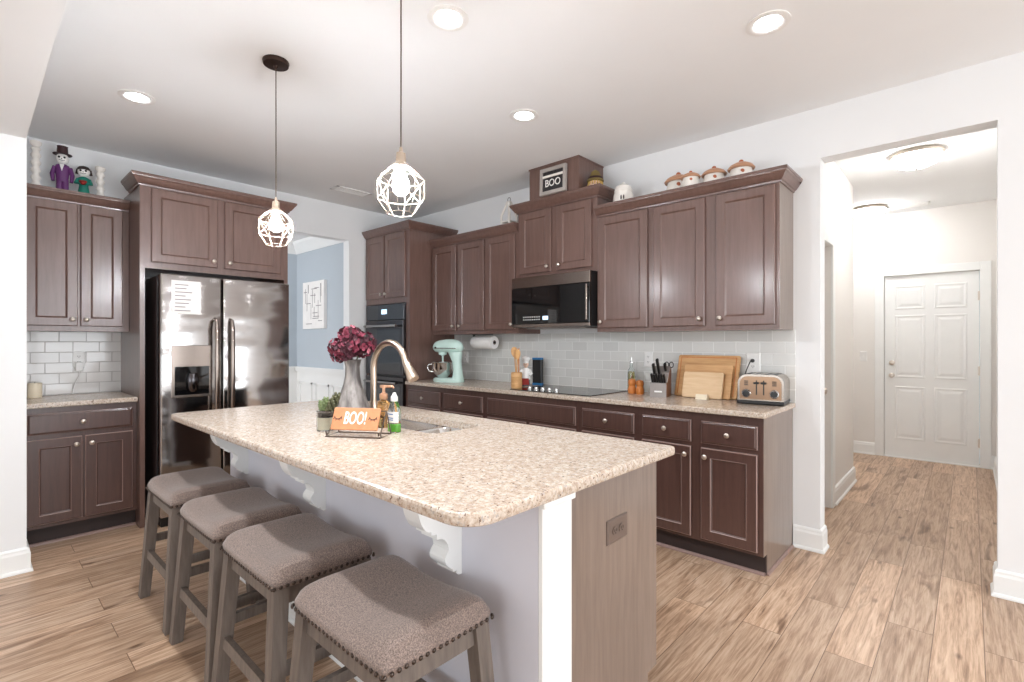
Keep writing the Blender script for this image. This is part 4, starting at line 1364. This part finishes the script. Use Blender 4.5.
# cutting boards leaning on the tile
def board(label, x0, x1, h, ybase, ytop, mat, th=0.018, rz=0.0):
    t = thing('cutting_board', label, 'cutting board', ((x0 + x1) / 2, ybase, CT), rz, 'cutting boards against the tile')
    w = x1 - x0
    b = B()
    o = rrect(-w / 2, w / 2, 0, h, [0.012] * 4, 4)
    b.rings([[(x, -th / 2 + 0.003, z) for x, z in rrect(-w / 2 + .002, w / 2 - .002, 0.002, h - .002, [0.012] * 4, 4)], [(x, -th / 2 + 0.006, z) for x, z in o], [(x, th / 2, z) for x, z in o]])
    tilt = math.atan2(ytop - ybase, h)
    b.xform(Matrix.Translation((0, 0, 0.003)) @ Matrix.Rotation(-tilt, 4, 'X'))
    obj('board', b, mat, t)
    return t, w, tilt
t, w, tl = board('largest honey bamboo cutting board at the back of the three', 3.335, 3.765, 0.300, 3.445, 3.535, M['board'], 0.02)
gb = B()
for z0, z1, x0, x1 in ((0.28, 0.286, -w / 2 + .02, w / 2 - .02), (0.015, 0.286, -w / 2 + .02, -w / 2 + .026), (0.015, 0.286, w / 2 - .026, w / 2 - .02)):
    gb.box(x0, x1, -0.0078, -0.006, z0, z1)
obj('juice_groove', gb.xform(Matrix.Translation((0, 0, 0.003)) @ Matrix.Rotation(-tl, 4, 'X')), M['orange_wood'], t)
board('middle bamboo cutting board between the large and the pale one', 3.400, 3.735, 0.235, 3.415, 3.480, M['board'], 0.018)
board('smallest pale cutting board at the front of the three', 3.415, 3.690, 0.180, 3.385, 3.435, M['board_pale'], 0.016)
t = thing('board_stand', 'small cream block holding up the front cutting board', 'stand', (3.575, 3.345, CT))
obj('stand_block', B().prism([(-0.02, 0), (0.02, 0), (0.012, 0.03), (-0.012, 0.034)], -0.038, 0.038, 'x'), M['wax'], t)

# toaster
t = thing('toaster', 'bronze fronted four-slice toaster with chrome sides at the counter end', 'toaster', (3.945, 3.405, CT), math.radians(7))
def arch(w, h, r, z0, n=8):
    p = [(-w, z0), (w, z0)]
    for k in range(n + 1):
        a = PI / 2 * k / n
        p.append((w - r + r * math.cos(a), h - r + r * math.sin(a)))
    for k in range(n + 1):
        a = PI / 2 + PI / 2 * k / n
        p.append((-w + r + r * math.cos(a), h - r + r * math.sin(a)))
    return p
hw, hd_ = 0.128, 0.135
sh = obj('shell', B().prism(arch(hw, 0.185, 0.055, 0.022), -hd_, hd_, 'y'), M['toaster_steel'], t, True)
obj('front_plate', B().prism(arch(hw - 0.012, 0.174, 0.046, 0.034), -hd_ - 0.006, -hd_ + 0.001, 'y'), M['copper'], t)
obj('plinth', B().box(-hw - 0.003, hw + 0.003, -hd_ - 0.008, hd_ + 0.005, 0.004, 0.026, 0.006, 2), M['black'], t)
for x in (-0.1, 0.1):
    for y in (-0.105, 0.105):
        obj('foot', B().cyl((x, y, 0), (x, y, 0.006), 0.012), M['black'], t)
for x in (-0.020, 0.020):
    obj('lever_slot', B().box(x - 0.0035, x + 0.0035, -hd_ - 0.0068, -hd_ - 0.005, 0.062, 0.150), M['black'], t)
    obj('lever', B().box(x - 0.015, x + 0.015, -hd_ - 0.026, -hd_ - 0.006, 0.128, 0.140, 0.003, 2), M['black'], t)
for x in (-0.078, 0.078):
    k = obj('dial', B().lathe([(0.025, 0), (0.026, 0.006), (0.022, 0.010), (0.0215, 0.012)], (x, -hd_ - 0.006, 0.070), 28, ROT_F), M['chrome'], t, True)
    obj('dial_face', B().lathe([(0.020, 0.010), (0.019, 0.014), (0, 0.015)], (x, -hd_ - 0.006, 0.070), 24, ROT_F), M['black'], k, True)
    bt = B()
    for r_ in range(3):
        bt.box(x - 0.012, x + 0.012, -hd_ - 0.008, -hd_ - 0.005, 0.118 + r_ * 0.011, 0.126 + r_ * 0.011, 0.001)
    obj('button', bt, M['wire'], t)
for x in (-0.075, -0.030, 0.030, 0.075):
    obj('bread_slot', B().box(x - 0.012, x + 0.012, -0.10, 0.10, 0.1835, 0.1862), M['black'], t)

# ------------------------------------------------------------------ on top of the wall cabinets
t = thing('ghost_jar', 'white ceramic lidded jar with small dark marks beside the vent chase', 'jar', (2.970, 3.36, 2.2522))
GJ = 0.012
obj('jar_body', B().lathe([(0.066, 0), (0.080, 0.01), (0.084, 0.06), (0.074, 0.14 + GJ), (0.066, 0.166 + GJ), (0.064, 0.17 + GJ)], n=28), M['ivory'], t, True)
obj('lid', B().lathe([(r, z + GJ) for r, z in ((0.066, 0.169), (0.068, 0.176), (0.060, 0.205), (0.03, 0.226), (0.012, 0.230), (0.012, 0.240), (0.0, 0.244))], n=28), M['ivory'], t, True)
mk = B()
for a in (-1.27, -1.02):
    mk.ball((0.0785 * math.cos(a), 0.0785 * math.sin(a), 0.112 + GJ), 0.009, (0.6, 0.6, 2.0), 10, 8)
obj('mark', mk, M['hatblack'], t, True)
def canister(label, x, y, s):
    t = thing('mushroom_canister', label, 'canister', (x, y, 2.2522), 0, 'mushroom canisters on the end cabinet')
    h = 0.0785 + 0.032
    obj('canister_body', B().lathe([(0.060 * s, 0), (0.066 * s, 0.01), (0.072 * s, h + 0.02 * s), (0.066 * s, h + 0.055 * s), (0.0, h + 0.056 * s)], n=28), M['ivory'], t, True)
    obj('mushroom_lid', B().lathe([(0.0, h + 0.0565 * s), (0.082 * s, h + 0.053 * s), (0.086 * s, h + 0.060 * s), (0.070 * s, h + 0.080 * s), (0.040 * s, h + 0.096 * s), (0.0, h + 0.100 * s)], n=28), M['terracotta'], t, True)
    obj('lid_knob', B().ball((0, 0, h + 0.108 * s), 0.015 * s, (1, 1, 0.9)), M['rust'], t, True)
    mk = B()
    mk.ball((0.055 * s * math.cos(-1.2), 0.062 * s * math.sin(-1.2), h + 0.025 * s), 0.021 * s, (1, 0.5, 0.9), 14, 8)
    obj('painted_mushroom', mk, M['rust'], t, True)
canister('largest mushroom canister, leftmost of the four on the end cabinet', 3.385, 3.40, 1.12)
canister('small low mushroom canister in front of the largest one', 3.515, 3.302, 0.76)
canister('third mushroom canister from the left on the end cabinet', 3.640, 3.385, 0.95)
canister('rightmost mushroom canister on the end cabinet', 3.812, 3.39, 0.97)

t = thing('wooden_lantern', 'white wooden lantern on the cabinet left of the vent chase', 'lantern', (1.79, 3.36, 2.2642))
h = 0.078
obj('base', B().box(-0.06, 0.06, -0.06, 0.06, 0, 0.012 + h, 0.003).box(-0.052, 0.052, -0.052, 0.052, h + 0.05, h + 0.062), M['ivory'], t)
for sx in (-1, 1):
    for sy in (-1, 1):
        obj('post', B().box(sx * 0.05 - 0.008, sx * 0.05 + 0.008, sy * 0.05 - 0.008, sy * 0.05 + 0.008, h + 0.012, h + 0.10), M['ivory'], t)
        obj('rafter', B().tube([(sx * 0.052, sy * 0.052, h + 0.10), (sx * 0.012, sy * 0.012, h + 0.235)], 0.011, 6), M['ivory'], t)
obj('cap', B().box(-0.02, 0.02, -0.02, 0.02, h + 0.23, h + 0.245, 0.003), M['ivory'], t)
obj('ring_handle', B().tube([(0.018 * math.cos(a * PI / 6), 0, h + 0.262 + 0.018 * math.sin(a * PI / 6)) for a in range(12)], 0.0025, 8, True), M['wire'], t, True)

t = thing('letter_frame', 'grey wooden frame with pale letters leaning on the vent chase', 'frame', (2.432, 3.186, 2.4935), 0)
fw, fh = 0.130, 0.215
fr = B().box(-fw, fw, -0.012, 0.012, 0, 0.028).box(-fw, fw, -0.012, 0.012, fh - 0.028, fh).box(-fw, -fw + 0.026, -0.012, 0.012, 0.028, fh - 0.028).box(fw - 0.026, fw, -0.012, 0.012, 0.028, fh - 0.028)
TL = Matrix.Rotation(-0.03, 4, 'X')
obj('frame_border', fr.xform(TL), M['frame_grey'], t)
obj('card', B().box(-fw + 0.024, fw - 0.024, -0.002, 0.008, 0.026, fh - 0.026).xform(TL), M['chalk'], t)
obj('shelf_bar', B().box(-fw + 0.026, fw - 0.026, -0.009, -0.001, 0.138, 0.156).xform(TL), M['ivory'], t)
bm = text_bm('BOO', 0.078, 0.002)
lb = B()
lb.bm = bm
obj('lettering', lb.xform(TL @ Matrix.Translation((0, -0.006, 0.088)) @ Matrix.Rotation(PI / 2, 4, 'X') @ Matrix.Diagonal((0.92, 1.05, 1, 1))), M['paper'], t)

t = thing('scarecrow_head', 'small scarecrow head in a drooping olive hat right of the vent chase', 'figurine', (2.746, 3.32, 2.4135), math.radians(30))
h = 0.078
obj('head', B().lathe([(0.040, 0), (0.047, 0.02), (0.050, h), (0.050, h + 0.035), (0.044, h + 0.075), (0.025, h + 0.095), (0, h + 0.098)], n=24), M['skin'], t, True)
obj('hat', B().lathe([(0.064, h + 0.058), (0.066, h + 0.064), (0.060, h + 0.078), (0.046, h + 0.10), (0.030, h + 0.135), (0.010, h + 0.150), (0, h + 0.151)], n=24), M['olive'], t, True)
obj('hat_band', B().lathe([(0.062, h + 0.070), (0.060, h + 0.084), (0.052, h + 0.094), (0.050, h + 0.084)], n=24), M['hatblack'], t, True)
st = B()
for k in range(16):
    a = 2 * PI * k / 16
    st.tube([(0.050 * math.cos(a), 0.050 * math.sin(a), h + 0.060), (0.0585 * math.cos(a), 0.0585 * math.sin(a), h + 0.03)], 0.005, 5)
obj('straw_hair', st, M['straw'], t)
obj('face', B().ball((-0.018, -0.050, h + 0.035), 0.006).ball((0.018, -0.050, h + 0.035), 0.006).ball((0, -0.054, h + 0.02), 0.007), M['hatblack'], t, True)

# left niche, on top of the wall cabinet
NZ = 2.2752
def candlestick(label, y, hh, group='white twisted candlesticks'):
    t = thing('candlestick', label, 'candlestick', (0.165, y, NZ), 0, group)
    b = B()
    prof = [(0.036, 0), (0.038, 0.008), (0.028, 0.02), (0.018, 0.034)]
    n = int((hh - 0.07) / 0.0125)
    for k in range(n):
        prof.append((0.019 + (0.008 if k % 4 in (1, 2) else 0.0), 0.036 + k * (hh - 0.075) / n))
    prof += [(0.018, hh - 0.036), (0.03, hh - 0.022), (0.032, hh - 0.006), (0.028, hh), (0.014, hh - 0.004), (0, hh - 0.005)]
    obj('stem', b.lathe(prof, n=20), M['ivory'], t, True)
candlestick('taller white twisted candlestick by the stub wall', 0.322, 0.405)
candlestick('shorter white twisted candlestick right of the lady figurine', 0.668, 0.315)

def figurine_face(t, z, r):
    obj('eyes', B().ball((-r * 0.4, -r * 0.86, z), r * 0.2, (1, 0.5, 1.1)).ball((r * 0.4, -r * 0.86, z), r * 0.2, (1, 0.5, 1.1)).ball((0, -r * 0.95, z - r * 0.3), r * 0.09), M['black'], t, True)
    obj('mouth', B().tube([(-r * 0.45, -r * 0.82, z - r * 0.52), (0, -r * 0.88, z - r * 0.62), (r * 0.45, -r * 0.82, z - r * 0.52)], r * 0.05, 6), M['black'], t, True)
t = thing('groom_figurine', 'skeleton groom figurine in purple suit and top hat', 'figurine', (0.175, 0.458, NZ), PI / 2 - 0.22)
b = B()
for s in (-1, 1):
    b.tube([(s * 0.016, 0, 0), (s * 0.018, 0, 0.06), (s * 0.014, 0, 0.17)], [0.015, 0.017, 0.02], 12)
b.rings([oval(0, 0.032, 0.024, 0.155, 16), oval(0, 0.036, 0.026, 0.20, 16), oval(0, 0.044, 0.028, 0.25, 16), oval(0, 0.036, 0.022, 0.272, 16), oval(0, 0.014, 0.013, 0.282, 16)])
for s in (-1, 1):
    b.tube([(s * 0.040, 0, 0.258), (s * 0.054, -0.004, 0.205), (s * 0.048, -0.012, 0.155)], [0.014, 0.013, 0.010], 10)
obj('suit', b, M['purple'], t, True)
obj('shirt_front', B().prism([(-0.013, 0.275), (0.013, 0.275), (0.0, 0.225)], -0.0305, -0.024, 'y'), M['white'], t)
hd = obj('head', B().ball((0, 0, 0.318), 0.036, (1, 0.95, 1.12), 18, 12), M['ceramic'], t, True)
figurine_face(hd, 0.322, 0.036)
obj('top_hat', B().lathe([(0.052, 0.346), (0.053, 0.350), (0.032, 0.352), (0.029, 0.40), (0.031, 0.405), (0, 0.406)], n=24), M['hatblack'], hd, True)
t = thing('bride_figurine', 'shorter skeleton lady figurine in green dress beside the groom', 'figurine', (0.185, 0.572, NZ), PI / 2 - 0.22)
b = B()
b.rings([oval(0, 0.048, 0.044, 0, 20), oval(0, 0.045, 0.041, 0.03, 20), oval(0, 0.034, 0.03, 0.10, 20), oval(0, 0.026, 0.022, 0.15, 20), oval(0, 0.034, 0.025, 0.19, 20), oval(0, 0.030, 0.02, 0.208, 20), oval(0, 0.012, 0.011, 0.216, 20)])
for s in (-1, 1):
    b.tube([(s * 0.031, 0, 0.198), (s * 0.044, -0.012, 0.165), (s * 0.014, -0.036, 0.158)], [0.011, 0.010, 0.008], 10)
obj('dress', b, M['green'], t, True)
obj('bouquet', B().ball((0, -0.042, 0.165), 0.017).ball((-0.012, -0.04, 0.172), 0.010).ball((0.012, -0.04, 0.172), 0.010), M['red'], t, True)
hd = obj('head', B().ball((0, 0, 0.252), 0.036, (1, 0.95, 1.05), 18, 12), M['ceramic'], t, True)
figurine_face(hd, 0.254, 0.036)
obj('hair', B().rings([[(r * math.cos(2 * PI * k / 20), 0.006 + r * math.sin(2 * PI * k / 20), z) for k in range(20)] for r, z in ((0.0385, 0.262), (0.037, 0.276), (0.028, 0.288), (0.010, 0.295))]).tube([(-0.034, 0.01, 0.27), (-0.040, 0.012, 0.235)], 0.009, 8).tube([(0.034, 0.01, 0.27), (0.040, 0.012, 0.235)], 0.009, 8), M['hair'], hd, True)

t = thing('pillar_candle', 'short cream candle on the left niche counter', 'candle', (0.15, 0.318, CT))
obj('wax', B().lathe([(0.036, 0), (0.038, 0.004), (0.038, 0.098), (0.035, 0.102), (0, 0.099)], n=28), M['wax'], t, True)
obj('wick', B().cyl((0, 0, 0.098), (0.001, 0, 0.110), 0.0012, n=6), M['black'], t)

# picture in the dining room
t = thing('wall_art', 'white and grey abstract picture on the blue dining room wall', 'picture', (-0.93, 2.859, 1.745))
obj('canvas', B().box(-0.27, 0.27, -0.04, 0, -0.285, 0.285, 0.002), M['paper'], t)
art = B()
rr = random.Random(3)
for i in range(22):
    x, z = rr.uniform(-0.22, 0.22), rr.uniform(-0.24, 0.24)
    if i % 2:
        art.box(x - 0.004, x + 0.004, -0.0415, -0.0395, max(-0.25, z - rr.uniform(0.03, 0.15)), min(0.25, z + 0.08))
    else:
        art.box(max(-0.24, x - rr.uniform(0.03, 0.1)), min(0.24, x + 0.06), -0.0415, -0.0395, z - 0.004, z + 0.004)
obj('line_drawing', art, M['ink'], t)

# ------------------------------------------------------------------ on the island
# zinc vase with hydrangeas
VX, VY = 2.410, 1.430
t = thing('zinc_vase', 'tall flared grey zinc vase on the island', 'vase', (VX, VY, CT))
obj('vase_body', B().lathe([(0.088, 0), (0.091, 0.004), (0.088, 0.03), (0.072, 0.085), (0.050, 0.15), (0.040, 0.20), (0.038, 0.25), (0.046, 0.285), (0.048, 0.288), (0.043, 0.285), (0.035, 0.25), (0.035, 0.20), (0.03, 0.06), (0, 0.05)], n=32), M['zinc'], t, True)
t = thing('hydrangea_bouquet', 'burgundy dried hydrangea bunch standing in the zinc vase', 'flowers', (VX, VY, CT))
rr = random.Random(11)
for cx, cy, cz, R_ in ((-0.046, -0.040, 0.345, 0.062), (0.046, 0.030, 0.370, 0.066), (-0.010, -0.005, 0.412, 0.056), (0.010, -0.042, 0.338, 0.046)):
    obj('stem', B().tube([(0, 0, 0.08), (cx * 0.2, cy * 0.2, 0.25), (cx, cy, cz)], 0.004, 6), M['stem'], t, True)
    b = B()
    for k in range(46):
        z = 1 - 2 * (k + 0.5) / 46
        a = k * 2.39996
        d = Vector((math.sqrt(1 - z * z) * math.cos(a), math.sqrt(1 - z * z) * math.sin(a), z * 0.9))
        p = Vector((cx, cy, cz)) + d * R_ * rr.uniform(0.85, 1.12)
        q = (d + Vector((rr.uniform(-.4, .4), rr.uniform(-.4, .4), rr.uniform(-.4, .4)))).to_track_quat('Z', 'Y').to_matrix() @ Matrix.Rotation(rr.uniform(0, PI), 3, 'Z')
        mi = rr.choices((0, 1, 2), (0.5, 0.34, 0.16))[0]
        s = rr.uniform(0.85, 1.35)
        for pk in range(4):
            m = q @ Matrix.Rotation(pk * PI / 2, 3, 'Z') @ Matrix.Rotation(-0.45, 3, 'Y')
            pts = [(0.0, 0.0, 0), (0.008, -0.0085, 0.002), (0.018, -0.007, 0.001), (0.021, 0, -0.001), (0.018, 0.007, 0.001), (0.008, 0.0085, 0.002)]
            lo = [b.bm.verts.new(p + m @ (Vector(x) * s)) for x in pts]
            hi = [b.bm.verts.new(p + m @ (Vector((x[0], x[1], x[2] + 0.0012)) * s)) for x in pts]
            fs = [b.bm.faces.new(hi), b.bm.faces.new(lo[::-1])]
            for i in range(6):
                j = (i + 1) % 6
                fs.append(b.bm.faces.new((lo[i], lo[j], hi[j], hi[i])))
            for f in fs:
                f.material_index = mi
    core = B().ball((cx, cy, cz), R_ * 0.8, (1, 1, 0.9), 14, 10)
    o = obj('flower_head', core, M['petal_dark'], t, True)
    obj('petals', b, [M['petal_dark'], M['petal_mid'], M['petal_light']], o)

# BOO sign on its wire stand
SA = math.radians(33)
t = thing('wire_stand', 'thin brown wire easel holding the orange sign', 'stand', (3.055, 1.085, CT), SA)
wb = B()
r = 0.0026
wb.tube([(-0.118, -0.045, r), (0.118, -0.045, r), (0.118, 0.060, r), (-0.118, 0.060, r)], r, 8, True)
for s in (-1, 1):
    wb.tube([(s * 0.118, -0.040, r), (s * 0.112, -0.030, 0.016), (s * 0.108, 0.036, 0.098)], r, 8)
    wb.tube([(s * 0.108, 0.036, 0.098), (s * 0.118, 0.060, r)], r, 8)
    wb.tube([(s * 0.112, -0.030, 0.016), (s * 0.112, -0.050, 0.012), (s * 0.112, -0.052, 0.026)], r, 8)
obj('wire_frame', wb, M['wire'], t, True)
obj('cross_bar', B().tube([(-0.108, 0.036, 0.098), (0.108, 0.036, 0.098)], r, 8), M['wire'], t, True)
t = thing('boo_sign', 'orange wooden sign reading BOO! on the island', 'sign', (3.055, 1.085, CT), SA)
SM = Matrix.Translation((0, -0.0315, 0.027)) @ Matrix.Rotation(-math.radians(24), 4, 'X')
obj('plaque', B().box(-0.100, 0.100, -0.011, 0.000, 0, 0.092, 0.0015).xform(SM), M['sign_orange'], t)
lb = B()
lb.bm = text_bm('BOO!', 0.060, 0.0012, 0.0007)
obj('lettering', lb.xform(SM @ Matrix.Translation((0, -0.0118, 0.046)) @ Matrix.Rotation(PI / 2, 4, 'X') @ Matrix.Diagonal((0.66, 1.22, 1, 1))), M['paper'], t)
for s in (-1, 1):
    lash = B()
    arc = [(s * 0.076 + 0.015 * math.cos(PI + PI * k / 8), -0.0118, 0.054 + 0.011 * math.sin(PI + PI * k / 8)) for k in range(9)]
    lash.tube(arc, 0.0018, 6)
    for k in (1, 3, 5, 7):
        x, y, z = arc[k]
        lash.tube([(x, y, z), (x + (x - s * 0.076) * 0.35, y, z - 0.007)], 0.0013, 6)
    obj('eyelash', lash.xform(SM), M['hatblack'], t, True)

# succulent in a candle jar
t = thing('succulent_jar', 'cream filled glass jar beside the orange sign', 'jar', (2.838, 1.058, CT))
obj('jar_glass', B().lathe([(0.036, 0), (0.039, 0.003), (0.039, 0.082), (0.041, 0.085), (0.038, 0.087), (0.036, 0.083), (0.036, 0.006), (0, 0.005)], n=28), M['glass'], t, True)
obj('filling', B().lathe([(0.0352, 0.0065), (0.0352, 0.058), (0, 0.059)], n=28), M['wax'], t, True)
obj('soil', B().lathe([(0.0352, 0.0595), (0.0352, 0.080), (0.028, 0.086), (0, 0.088)], n=24), M['soil'], t, True)
t = thing('succulent', 'knobbly green succulent growing from the glass jar', 'plant', (2.838, 1.058, CT + 0.085))
rr = random.Random(5)
for nm, c, lean, hgt, rad, mat in (('leaf_spike', (-0.012, -0.006), (0.012, 0.006), 0.056, 0.018, 'leaf'), ('leaf_spike', (0.010, 0.010), (0.030, 0.022), 0.076, 0.021, 'leaf_dark'), ('leaf_spike', (-0.022, -0.004), (-0.018, 0.0), 0.040, 0.014, 'leaf')):
    b = B()
    n = 34
    for k in range(n):
        f = k / (n - 1)
        a = k * 2.39996
        rr_ = rad * (0.55 + 0.6 * math.sin(PI * min(1, f * 0.85 + 0.15)))
        p = Vector((c[0] + lean[0] * f + rr_ * 0.7 * math.cos(a), c[1] + lean[1] * f + rr_ * 0.7 * math.sin(a), hgt * f))
        b.ball(p, rad * 0.42 * (1.05 - 0.35 * f), (1, 1, 1.25), 8, 6)
    obj(nm, b, M[mat], t, True)

# soap bottles
t = thing('hand_soap', 'amber soap bottle with rose gold pump on the island', 'bottle', (2.950, 1.275, CT))
obj('bottle', B().lathe([(0.028, 0), (0.031, 0.004), (0.031, 0.098), (0.027, 0.112), (0.013, 0.122), (0.013, 0.128), (0.0, 0.128)], n=24), M['amber'], t, True)
pm = obj('pump', B().lathe([(0.017, 0.126), (0.019, 0.130), (0.019, 0.150), (0.010, 0.154), (0.007, 0.158), (0.007, 0.176), (0.016, 0.178), (0.017, 0.190), (0, 0.191)], n=20), M['rose'], t, True)
obj('spout', B().tube([(0, 0, 0.184), (0.030, 0.026, 0.184), (0.036, 0.031, 0.176)], [0.007, 0.006, 0.004], 10), M['rose'], pm, True)
t = thing('dish_soap', 'clear squeeze bottle of green dish soap next to the amber bottle', 'bottle', (3.085, 1.240, CT))
obj('bottle', B().rings([oval(0, 0.032, 0.022, 0, 24), oval(0, 0.035, 0.024, 0.006, 24), oval(0, 0.035, 0.024, 0.075, 24), oval(0, 0.031, 0.022, 0.10, 24), oval(0, 0.018, 0.015, 0.125, 24), oval(0, 0.012, 0.012, 0.132, 24)]), M['glass'], t, True)
obj('soap', B().rings([oval(0, 0.030, 0.020, 0.003, 24), oval(0, 0.0335, 0.0225, 0.008, 24), oval(0, 0.0335, 0.0225, 0.036, 24)]), M['dishgreen'], t, True)
obj('label_sticker', B().rings([[(0.0358 * math.cos(a), 0.0248 * math.sin(a), z) for a in [(-PI * 0.95 + PI * 0.9 * k / 12) for k in range(13)]] for z in (0.042, 0.088)], False, False, False), M['paper'], t, True)
mk = B()
for k, z in enumerate((0.052, 0.060, 0.076)):
    mk.rings([[(0.0362 * math.cos(a), 0.0252 * math.sin(a), z + dz) for a in [(-PI * 0.72 + PI * 0.42 * i / 8) for i in range(9)]] for dz in (0, 0.004)], False, False, False)
obj('label_print', mk, M['bookblue'], t)
obj('cap', B().lathe([(0.014, 0.131), (0.015, 0.134), (0.015, 0.150), (0.010, 0.156), (0.006, 0.168), (0, 0.169)], n=20), M['white'], t, True)
